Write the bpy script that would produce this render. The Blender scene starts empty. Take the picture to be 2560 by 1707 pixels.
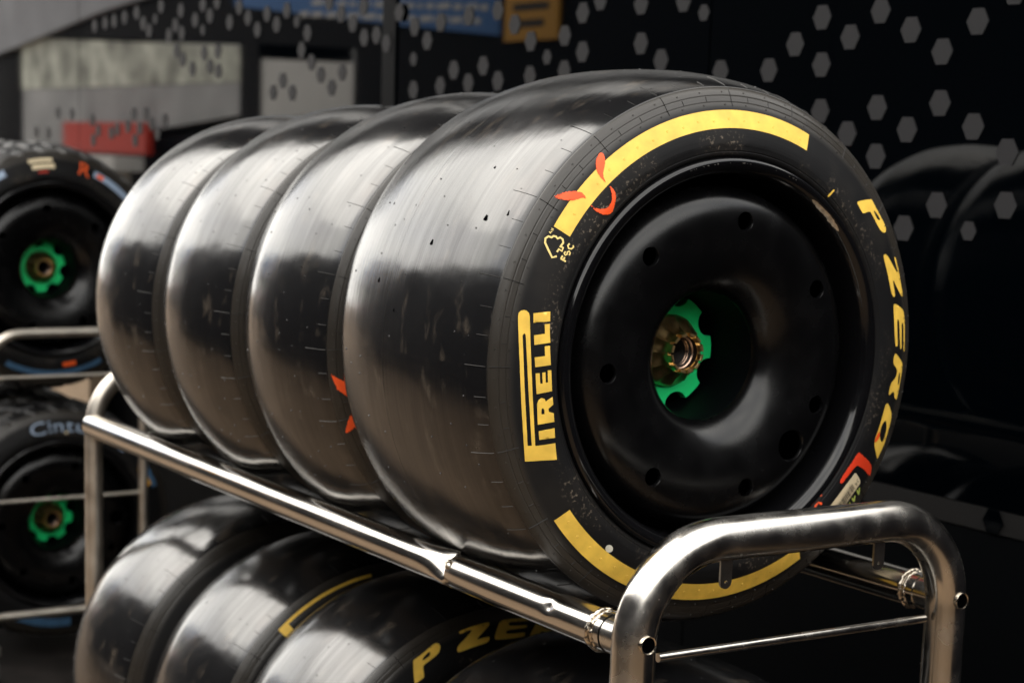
import bpy, bmesh, math, random
from math import sin, cos, pi, radians, atan2, hypot
from mathutils import Vector, Matrix
from mathutils.geometry import delaunay_2d_cdt
random.seed(7)
scene = bpy.context.scene
col = scene.collection

# ------------------------------------------------------------------ camera
cam_data = bpy.data.cameras.new('camera'); cam = bpy.data.objects.new('camera', cam_data)
col.objects.link(cam); scene.camera = cam
YAW, PITCH, ROLL = 0.57074973, 0.15977428, 0.03244123
dv = Vector((-cos(YAW)*cos(PITCH), sin(YAW)*cos(PITCH), -sin(PITCH)))
rv = dv.cross(Vector((0, 0, 1))).normalized(); uv = rv.cross(dv)
r2 = cos(ROLL)*rv + sin(ROLL)*uv; u2 = -sin(ROLL)*rv + cos(ROLL)*uv
m = Matrix((r2, u2, -dv)).transposed().to_4x4()
m.translation = Vector((1.76751464, -1.43482304, 0.24187333))
cam.matrix_world = m
cam_data.sensor_width = 36; cam_data.lens = 4641.245*36/2560
cam_data.shift_y = 275.33/2560
cam_data.clip_start = 0.05; cam_data.clip_end = 600
cam_data.dof.use_dof = True; cam_data.dof.focus_distance = 2.03; cam_data.dof.aperture_fstop = 6.6

# ------------------------------------------------------------------ sky, sun, exposure
SUN_EL, SUN_AZ = radians(52), radians(215)     # azimuth of the light, from +X counter-clockwise
world = bpy.data.worlds.new('World'); scene.world = world; world.use_nodes = True
wn, wl = world.node_tree.nodes, world.node_tree.links
bg = wn['Background']; bg.inputs[1].default_value = 0.13
sky = wn.new('ShaderNodeTexSky'); sky.sky_type = 'NISHITA'; sky.sun_disc = False
sky.sun_elevation = SUN_EL; sky.sun_rotation = radians(90) - SUN_AZ; sky.dust_density = 3.0
tc = wn.new('ShaderNodeTexCoord'); mp = wn.new('ShaderNodeMapping'); mp.inputs['Scale'].default_value = (1.0, 1.0, 2.0)
cl = wn.new('ShaderNodeTexNoise'); cl.inputs['Scale'].default_value = 2.3; cl.inputs['Detail'].default_value = 7; cl.inputs['Roughness'].default_value = 0.55
rp = wn.new('ShaderNodeValToRGB'); rp.color_ramp.elements[0].position = 0.33; rp.color_ramp.elements[0].color = (0.45, 0.45, 0.45, 1)
rp.color_ramp.elements[1].position = 0.58; rp.color_ramp.elements[1].color = (1, 1, 1, 1)
mx = wn.new('ShaderNodeMix'); mx.data_type = 'RGBA'; mx.clamp_factor = True
wl.new(tc.outputs['Generated'], mp.inputs['Vector']); wl.new(mp.outputs[0], cl.inputs['Vector']); wl.new(cl.outputs['Fac'], rp.inputs['Fac'])
wl.new(rp.outputs['Color'], mx.inputs['Factor']); wl.new(sky.outputs[0], mx.inputs['A'])
mx.inputs['B'].default_value = (13.4, 13.0, 12.2, 1)
wl.new(mx.outputs['Result'], bg.inputs[0])
sd = bpy.data.lights.new('sun', 'SUN'); sd.energy = 0.5; sd.angle = radians(45); sd.color = (1.0, 0.95, 0.87)
sun = bpy.data.objects.new('sun', sd); col.objects.link(sun)
sun_dir = Vector((cos(SUN_AZ)*cos(SUN_EL), sin(SUN_AZ)*cos(SUN_EL), sin(SUN_EL)))
sun.rotation_euler = sun_dir.to_track_quat('Z', 'Y').to_euler()
scene.view_settings.view_transform = 'Standard'; scene.view_settings.look = 'None'
scene.view_settings.gamma = 1.0; scene.view_settings.exposure = 1.42
scene.cycles.max_bounces = 8; scene.cycles.glossy_bounces = 6

# ------------------------------------------------------------------ materials
def new_mat(name):
    mt = bpy.data.materials.new(name); mt.use_nodes = True
    return mt, mt.node_tree.nodes, mt.node_tree.links, mt.node_tree.nodes['Principled BSDF']
def simple(name, color, rough=0.5, metal=0.0, spec=0.5, noise=0.0, scale=40.0, bump=0.0, coat=0.0, rvar=0.0, stretch=(1, 1, 1)):
    mt, n, l, b = new_mat(name)
    b.inputs['Base Color'].default_value = (*color, 1); b.inputs['Roughness'].default_value = rough
    b.inputs['Metallic'].default_value = metal; b.inputs['Specular IOR Level'].default_value = spec
    b.inputs['Coat Weight'].default_value = coat
    if noise or bump or rvar:
        t = n.new('ShaderNodeTexCoord'); mpn = n.new('ShaderNodeMapping'); mpn.inputs['Scale'].default_value = stretch
        nz = n.new('ShaderNodeTexNoise'); nz.inputs['Scale'].default_value = scale; nz.inputs['Detail'].default_value = 6
        l.new(t.outputs['Object'], mpn.inputs[0]); l.new(mpn.outputs[0], nz.inputs['Vector'])
        if noise:
            mr = n.new('ShaderNodeMapRange'); mr.inputs['To Min'].default_value = 1-noise; mr.inputs['To Max'].default_value = 1+noise
            mr.inputs['From Min'].default_value = 0.3; mr.inputs['From Max'].default_value = 0.7
            vm = n.new('ShaderNodeVectorMath'); vm.operation = 'SCALE'; vm.inputs[0].default_value = color
            l.new(nz.outputs['Fac'], mr.inputs['Value']); l.new(mr.outputs[0], vm.inputs['Scale']); l.new(vm.outputs[0], b.inputs['Base Color'])
        if rvar:
            mr2 = n.new('ShaderNodeMapRange'); mr2.inputs['To Min'].default_value = max(rough-rvar, 0.02); mr2.inputs['To Max'].default_value = rough+rvar
            mr2.inputs['From Min'].default_value = 0.3; mr2.inputs['From Max'].default_value = 0.7
            l.new(nz.outputs['Fac'], mr2.inputs['Value']); l.new(mr2.outputs[0], b.inputs['Roughness'])
        if bump:
            bp = n.new('ShaderNodeBump'); bp.inputs['Strength'].default_value = bump; bp.inputs['Distance'].default_value = 0.001
            l.new(nz.outputs['Fac'], bp.inputs['Height']); l.new(bp.outputs[0], b.inputs['Normal'])
    return mt

def rubber_mat(name, wet=False):
    """slick racing rubber: polished tread with fine lathe lines round the wheel, duller sidewall with dust"""
    mt, n, l, b = new_mat(name)
    def N(t, **k):
        x = n.new(t)
        for kk, v in k.items(): setattr(x, kk, v)
        return x
    t = N('ShaderNodeTexCoord'); sx = N('ShaderNodeSeparateXYZ'); l.new(t.outputs['Object'], sx.inputs[0])
    def M(op, a, bb=None, cc=None):
        x = N('ShaderNodeMath', operation=op)
        for i, v in enumerate((a, bb, cc)):
            if v is None: continue
            if isinstance(v, (int, float)): x.inputs[i].default_value = v
            else: l.new(v, x.inputs[i])
        return x.outputs[0]
    Y, Z, X = sx.outputs['Y'], sx.outputs['Z'], sx.outputs['X']
    ang = M('ARCTAN2', Z, Y); rad = M('SQRT', M('ADD', M('MULTIPLY', Y, Y), M('MULTIPLY', Z, Z)))
    # 0 on the sidewall, 1 on the tread
    tr = N('ShaderNodeMapRange', interpolation_type='SMOOTHSTEP'); tr.inputs['From Min'].default_value = 0.3262; tr.inputs['From Max'].default_value = 0.3285
    l.new(rad, tr.inputs['Value']); tread = tr.outputs[0]
    sh = N('ShaderNodeMapRange', interpolation_type='SMOOTHSTEP'); sh.inputs['From Min'].default_value = 0.298; sh.inputs['From Max'].default_value = 0.312
    l.new(rad, sh.inputs['Value']); shoulder = sh.outputs[0]
    # fine circumferential lines: noise that is long in angle, short in x (tread) / r (sidewall)
    across = M('ADD', M('MULTIPLY', X, 1.0), M('MULTIPLY', rad, 1.0))
    cv = N('ShaderNodeCombineXYZ'); l.new(M('MULTIPLY', across, 430.0), cv.inputs[0]); l.new(M('MULTIPLY', ang, 2.2), cv.inputs[1])
    nl = N('ShaderNodeTexNoise'); nl.inputs['Scale'].default_value = 1.0; nl.inputs['Detail'].default_value = 3; l.new(cv.outputs[0], nl.inputs['Vector'])
    # patches
    npz = N('ShaderNodeTexNoise'); npz.inputs['Scale'].default_value = 9.0; npz.inputs['Detail'].default_value = 5; l.new(t.outputs['Object'], npz.inputs['Vector'])
    # fine dust
    nd = N('ShaderNodeTexNoise'); nd.inputs['Scale'].default_value = 260.0; nd.inputs['Detail'].default_value = 4; l.new(t.outputs['Object'], nd.inputs['Vector'])
    # roughness
    rt = N('ShaderNodeMapRange'); rt.inputs['From Min'].default_value = .32; rt.inputs['From Max'].default_value = .7
    rt.inputs['To Min'].default_value = 0.13 if not wet else 0.38; rt.inputs['To Max'].default_value = 0.22 if not wet else 0.5
    l.new(npz.outputs['Fac'], rt.inputs['Value'])
    rs = N('ShaderNodeMapRange'); rs.inputs['From Min'].default_value = .3; rs.inputs['From Max'].default_value = .7
    rs.inputs['To Min'].default_value = 0.45; rs.inputs['To Max'].default_value = 0.6; l.new(npz.outputs['Fac'], rs.inputs['Value'])
    rs2 = M('SUBTRACT', rs.outputs[0], M('MULTIPLY', shoulder, .17))
    mr = N('ShaderNodeMix'); l.new(tread, mr.inputs['Factor']); l.new(rs2, mr.inputs['A']); l.new(rt.outputs[0], mr.inputs['B'])
    l.new(mr.outputs['Result'], b.inputs['Roughness'])
    # colour: black rubber, a ring of pale road dust low on the sidewall beside the bead lettering, speckled
    dst = N('ShaderNodeMapRange', interpolation_type='SMOOTHSTEP'); dst.inputs['From Min'].default_value = .57; dst.inputs['From Max'].default_value = .66; l.new(nd.outputs['Fac'], dst.inputs['Value'])
    bandr = M('MULTIPLY', M('SUBTRACT', 1.0, M('MINIMUM', M('MULTIPLY', M('ABSOLUTE', M('SUBTRACT', rad, .262)), 55.0), 1.0)), M('MULTIPLY', dst.outputs[0], 1.0))
    pm = N('ShaderNodeMapRange'); pm.inputs['From Min'].default_value = .48; pm.inputs['From Max'].default_value = .62; l.new(npz.outputs['Fac'], pm.inputs['Value'])
    df = M('MULTIPLY', bandr, pm.outputs[0])
    nst = N('ShaderNodeTexNoise'); nst.inputs['Scale'].default_value = 1.0; nst.inputs['Detail'].default_value = 6; nst.inputs['Roughness'].default_value = .6
    cs = N('ShaderNodeCombineXYZ'); l.new(M('MULTIPLY', across, 42.0), cs.inputs[0]); l.new(M('MULTIPLY', ang, 5.5), cs.inputs[1]); l.new(cs.outputs[0], nst.inputs['Vector'])
    sm = N('ShaderNodeMapRange', interpolation_type='SMOOTHSTEP'); sm.inputs['From Min'].default_value = .55; sm.inputs['From Max'].default_value = .72; l.new(nst.outputs['Fac'], sm.inputs['Value'])
    df = M('ADD', df, M('MULTIPLY', M('MULTIPLY', sm.outputs[0], tread), .22))
    c1 = N('ShaderNodeMix', data_type='RGBA'); l.new(df, c1.inputs['Factor'])
    c1.inputs['A'].default_value = (0.0125, 0.0122, 0.0125, 1); c1.inputs['B'].default_value = (0.16, 0.13, 0.10, 1)
    c0 = N('ShaderNodeMix', data_type='RGBA'); l.new(M('MULTIPLY', M('MAXIMUM', M('MULTIPLY', pm.outputs[0], .3), M('MULTIPLY', shoulder, .85)), M('SUBTRACT', 1.0, tread)), c0.inputs['Factor'])
    c0.inputs['A'].default_value = (0.0065, 0.0065, 0.007, 1); c0.inputs['B'].default_value = (0.026, 0.0222, 0.0178, 1)  # paler warm shoulder: dust plus caught light, put into the colour
    l.new(c0.outputs['Result'], c1.inputs['A']); l.new(c1.outputs['Result'], b.inputs['Base Color'])
    bp = N('ShaderNodeBump'); bp.inputs['Strength'].default_value = 0.30; bp.inputs['Distance'].default_value = 0.0006
    l.new(nl.outputs['Fac'], bp.inputs['Height'])
    bp2 = N('ShaderNodeBump'); bp2.inputs['Strength'].default_value = 0.25; bp2.inputs['Distance'].default_value = 0.004
    n3 = N('ShaderNodeTexNoise'); n3.inputs['Scale'].default_value = 14.0; n3.inputs['Detail'].default_value = 2; l.new(t.outputs['Object'], n3.inputs['Vector'])
    l.new(n3.outputs['Fac'], bp2.inputs['Height']); l.new(bp.outputs[0], bp2.inputs['Normal']); l.new(bp2.outputs[0], b.inputs['Normal'])
    b.inputs['IOR'].default_value = 1.62
    sp = N('ShaderNodeMix'); l.new(tread, sp.inputs['Factor']); l.new(M('ADD', .12, M('MULTIPLY', shoulder, .22)), sp.inputs['A']); nw = N('ShaderNodeTexNoise'); nw.inputs['Scale'].default_value = 1.0; nw.inputs['Detail'].default_value = 4
    cw = N('ShaderNodeCombineXYZ'); l.new(M('MULTIPLY', across, 120.0), cw.inputs[0]); l.new(M('MULTIPLY', ang, 1.6), cw.inputs[1]); l.new(cw.outputs[0], nw.inputs['Vector'])
    stk = N('ShaderNodeMapRange'); stk.inputs['From Min'].default_value = .3; stk.inputs['From Max'].default_value = .7; stk.inputs['To Min'].default_value = .42; stk.inputs['To Max'].default_value = .66
    l.new(nw.outputs['Fac'], stk.inputs['Value']); l.new(stk.outputs[0], sp.inputs['B']); l.new(sp.outputs['Result'], b.inputs['Specular IOR Level'])
    return mt

MAT = {}
MAT['rubber'] = rubber_mat('slick_rubber'); MAT['wet_rubber'] = rubber_mat('wet_rubber', True)
MAT['yellow'] = simple('yellow_print', (0.80, 0.51, 0.072), 0.5, noise=0.14, scale=45, bump=0.3)
MAT['pale_yellow'] = simple('pale_yellow_print', (0.80, 0.62, 0.22), 0.5)
def spray_mat(name, color):
    mt, n, l, b = new_mat(name); b.inputs['Base Color'].default_value = (*color, 1); b.inputs['Roughness'].default_value = .55
    at = n.new('ShaderNodeAttribute'); at.attribute_name = 'soft'
    t = n.new('ShaderNodeTexCoord'); nz = n.new('ShaderNodeTexNoise'); nz.inputs['Scale'].default_value = 420; nz.inputs['Detail'].default_value = 3
    l.new(t.outputs['Object'], nz.inputs['Vector'])
    ad = n.new('ShaderNodeMath'); ad.operation = 'ADD'; l.new(at.outputs['Fac'], ad.inputs[0]); l.new(nz.outputs['Fac'], ad.inputs[1])
    mr = n.new('ShaderNodeMapRange'); mr.interpolation_type = 'SMOOTHSTEP'; mr.inputs['From Min'].default_value = .40; mr.inputs['From Max'].default_value = .78
    l.new(ad.outputs[0], mr.inputs['Value']); l.new(mr.outputs[0], b.inputs['Alpha']); return mt
MAT['orange'] = spray_mat('orange_spray', (0.86, 0.085, 0.008)); MAT['red'] = spray_mat('red_spray', (0.66, 0.04, 0.008))
MAT['lime'] = simple('lime_print', (0.42, 0.50, 0.10), 0.5)
MAT['paper'] = simple('paper_label', (0.66, 0.55, 0.36), 0.6, noise=0.08, scale=90)
MAT['ink'] = simple('black_ink', (0.015, 0.013, 0.012), 0.5)
MAT['white_dot'] = simple('white_sticker', (0.62, 0.60, 0.50), 0.55, noise=0.1, scale=200)
MAT['wheel'] = simple('satin_black_metal', (0.0014, 0.0014, 0.0016), 0.25, spec=0.36, noise=0.2, scale=25, bump=0.05, rvar=0.05)
MAT['rim'] = simple('rim_black', (0.003, 0.003, 0.0035), 0.12, spec=0.40, rvar=0.05, scale=30)
MAT['bare_metal'] = simple('bare_metal', (0.55, 0.52, 0.47), 0.32, metal=1.0, noise=0.35, scale=160, bump=0.6)
MAT['green'] = simple('green_anodised', (0.003, 0.64, 0.18), 0.55, noise=0.05, scale=40)
MAT['gold'] = simple('gold_anodised', (0.60, 0.42, 0.19), 0.34, metal=1.0, noise=0.15, scale=80, rvar=0.06)
MAT['bronze'] = simple('bronze_thread', (0.50, 0.34, 0.25), 0.3, metal=1.0, noise=0.2, scale=150)
MAT['bore'] = simple('dark_bore', (0.012, 0.009, 0.007), 0.5, spec=.2)  # near-black in place of bronze: shade inside the bore put into the colour
MAT['dark'] = simple('hole_shade', (0.0008, 0.0008, 0.001), 0.9, spec=0.0)  # near-black stands for the shade inside holes and pits
MAT['steel'] = simple('stainless_tube', (0.54, 0.515, 0.475), 0.23, metal=1.0, noise=0.10, scale=30, bump=0.05, rvar=0.08)
MAT['satin_steel'] = simple('satin_tube', (0.60, 0.55, 0.48), 0.42, metal=1.0, noise=0.12, scale=25, rvar=0.08)
MAT['rail_steel'] = simple('polished_rail', (0.57, 0.54, 0.495), 0.155, metal=1.0, noise=0.10, scale=30, bump=0.03, rvar=0.06, stretch=(.25, 2, 2))
MAT['steel_weld'] = simple('weld_bead', (0.52, 0.46, 0.38), 0.22, metal=1.0, noise=0.3, scale=300, bump=0.6)
MAT['steel_tab'] = simple('steel_tab', (0.42, 0.39, 0.35), 0.28, metal=1.0, noise=0.15, scale=60)
MAT['gloss_black'] = simple('gloss_black_panel', (0.0003, 0.0007, 0.0012), 0.02, spec=0.32, bump=0.004, scale=3)
MAT['hex'] = simple('grey_decal', (0.0165, 0.016, 0.0172), 0.6, spec=0.18, noise=0.12, scale=400)
MAT['strip'] = simple('grey_skirting', (0.0075, 0.0072, 0.0072), 0.6, spec=.2)
MAT['matte_black'] = simple('matte_black_panel', (0.0008, 0.0012, 0.0017), 0.55, spec=0.05)
MAT['blue'] = simple('blue_board', (0.05, 0.19, 0.50), 0.5)
MAT['lightblue'] = simple('light_blue_print', (0.27, 0.35, 0.47), 0.5, noise=0.15, scale=60)
MAT['midblue'] = simple('blue_print', (0.05, 0.12, 0.22), 0.5, noise=0.15, scale=60)
MAT['white'] = simple('white_paint', (0.72, 0.71, 0.68), 0.5, noise=0.06, scale=3)
MAT['orange_board'] = simple('orange_board', (0.85, 0.42, 0.05), 0.5)
MAT['red_board'] = simple('red_board', (0.55, 0.035, 0.015), 0.5)
MAT['greywall'] = simple('pale_grey_wall', (0.42, 0.42, 0.42), 0.6, noise=0.25, scale=1.2)
MAT['dark_trailer'] = simple('dark_trailer', (0.006, 0.006, 0.008), 0.6, spec=0.08, noise=0.2, scale=1.5)
MAT['foliage'] = simple('foliage', (0.07, 0.10, 0.035), 0.7, noise=0.5, scale=3)
MAT['ground'] = simple('warm_concrete', (0.165, 0.107, 0.06), 0.8, noise=0.16, scale=2.2, bump=0.3)
MAT['orange_flat'] = simple('orange_print', (0.80, 0.10, 0.01), 0.55); MAT['red_flat'] = simple('red_print', (0.5, 0.03, 0.01), 0.55)
MAT['reflected_ground'] = simple('ground_reflection', (0.36, 0.26, 0.17), 0.7, noise=0.1, scale=12)
MAT['mat'] = simple('dark_floor', (0.012, 0.010, 0.009), 0.8, spec=.1, noise=0.5, scale=9)
MAT['mottled'] = simple('mottled_pale', (0.55, 0.56, 0.48), 0.6, noise=0.75, scale=2.2)
MAT['seam'] = simple('seam_rubber', (0.006, 0.006, 0.006), 0.6, spec=.2)
MAT['line_rubber'] = simple('moulding_rubber', (0.010, 0.0095, 0.009), 0.42, spec=.30)
MAT['pale_grey'] = simple('grey_canopy', (0.34, 0.345, 0.37), 0.6, noise=0.15, scale=1.5)
MAT['castor'] = simple('castor_rubber', (0.03, 0.03, 0.03), 0.6)

# ------------------------------------------------------------------ mesh helpers
def mesh(name, verts, faces, mat, parent=None, smooth=True, sharp=None, loc=None):
    me = bpy.data.meshes.new(name); me.from_pydata([tuple(v) for v in verts], [], faces); me.validate(); me.update()
    if smooth:
        me.polygons.foreach_set('use_smooth', [True]*len(me.polygons))
        if sharp: me.set_sharp_from_angle(angle=radians(sharp))
    me.materials.append(MAT[mat])
    o = bpy.data.objects.new(name, me); col.objects.link(o)
    if parent: o.parent = parent
    if loc: o.location = loc
    return o
def link(name, me, parent, loc=(0, 0, 0), rot=(0, 0, 0)):
    o = bpy.data.objects.new(name, me); col.objects.link(o); o.parent = parent; o.location = loc; o.rotation_euler = rot
    return o
def empty(name, loc, label, cat, group=None):
    o = bpy.data.objects.new(name, None); col.objects.link(o); o.location = loc; o.empty_display_size = 0.1
    o['label'] = label; o['category'] = cat
    if group: o['group'] = group
    return o
def tag(o, label, cat, group=None):
    o['label'] = label; o['category'] = cat
    if group: o['group'] = group
    return o
def lathe(prof, n, closed=False):
    """revolve (x, r) round the X axis; open or closed profile"""
    V, F = [], []; k = len(prof)
    for i in range(n):
        a = 2*pi*i/n
        for x, r in prof: V.append((x, r*cos(a), r*sin(a)))
    for i in range(n):
        j = (i+1) % n
        for q in range(k if closed else k-1):
            q2 = (q+1) % k
            F.append((i*k+q, i*k+q2, j*k+q2, j*k+q))
    return V, F
def spline(pts, per=6):
    out = []
    P = [pts[0]] + list(pts) + [pts[-1]]
    for i in range(1, len(P)-2):
        p0, p1, p2, p3 = (Vector((*P[i+k], 0)) for k in (-1, 0, 1, 2))
        for s in range(per):
            t = s/per
            v = 0.5*((2*p1)+(p2-p0)*t+(2*p0-5*p1+4*p2-p3)*t*t+(3*p1-p0-3*p2+p3)*t**3)
            out.append((v.x, v.y))
    out.append(tuple(pts[-1])); return out
def box(x0, x1, y0, y1, z0, z1):
    V = [(x, y, z) for x in (x0, x1) for y in (y0, y1) for z in (z0, z1)]
    return V, [(0, 1, 3, 2), (4, 6, 7, 5), (0, 4, 5, 1), (2, 3, 7, 6), (0, 2, 6, 4), (1, 5, 7, 3)]
def tube(path, r, n=24, cap=True):
    V, F = [], []; path = [Vector(p) for p in path]; up = None; m_ = len(path)
    for i, p in enumerate(path):
        t = (path[min(i+1, m_-1)]-path[max(i-1, 0)]).normalized()
        if up is None:
            up = Vector((0, 0, 1)) if abs(t.z) < .9 else Vector((1, 0, 0))
        s = t.cross(up).normalized(); up = s.cross(t).normalized()
        for k in range(n):
            a = 2*pi*k/n; V.append(p + r*(cos(a)*s+sin(a)*up))
    for i in range(m_-1):
        for k in range(n):
            k2 = (k+1) % n; F.append((i*n+k, i*n+k2, (i+1)*n+k2, (i+1)*n+k))
    if cap:
        F.append(tuple(range(n))[::-1]); F.append(tuple(range((m_-1)*n, m_*n)))
    return V, F
def join(parts):
    V, F = [], []
    for v, f in parts:
        o = len(V); V += list(v); F += [tuple(i+o for i in q) for q in f]
    return V, F

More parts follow.
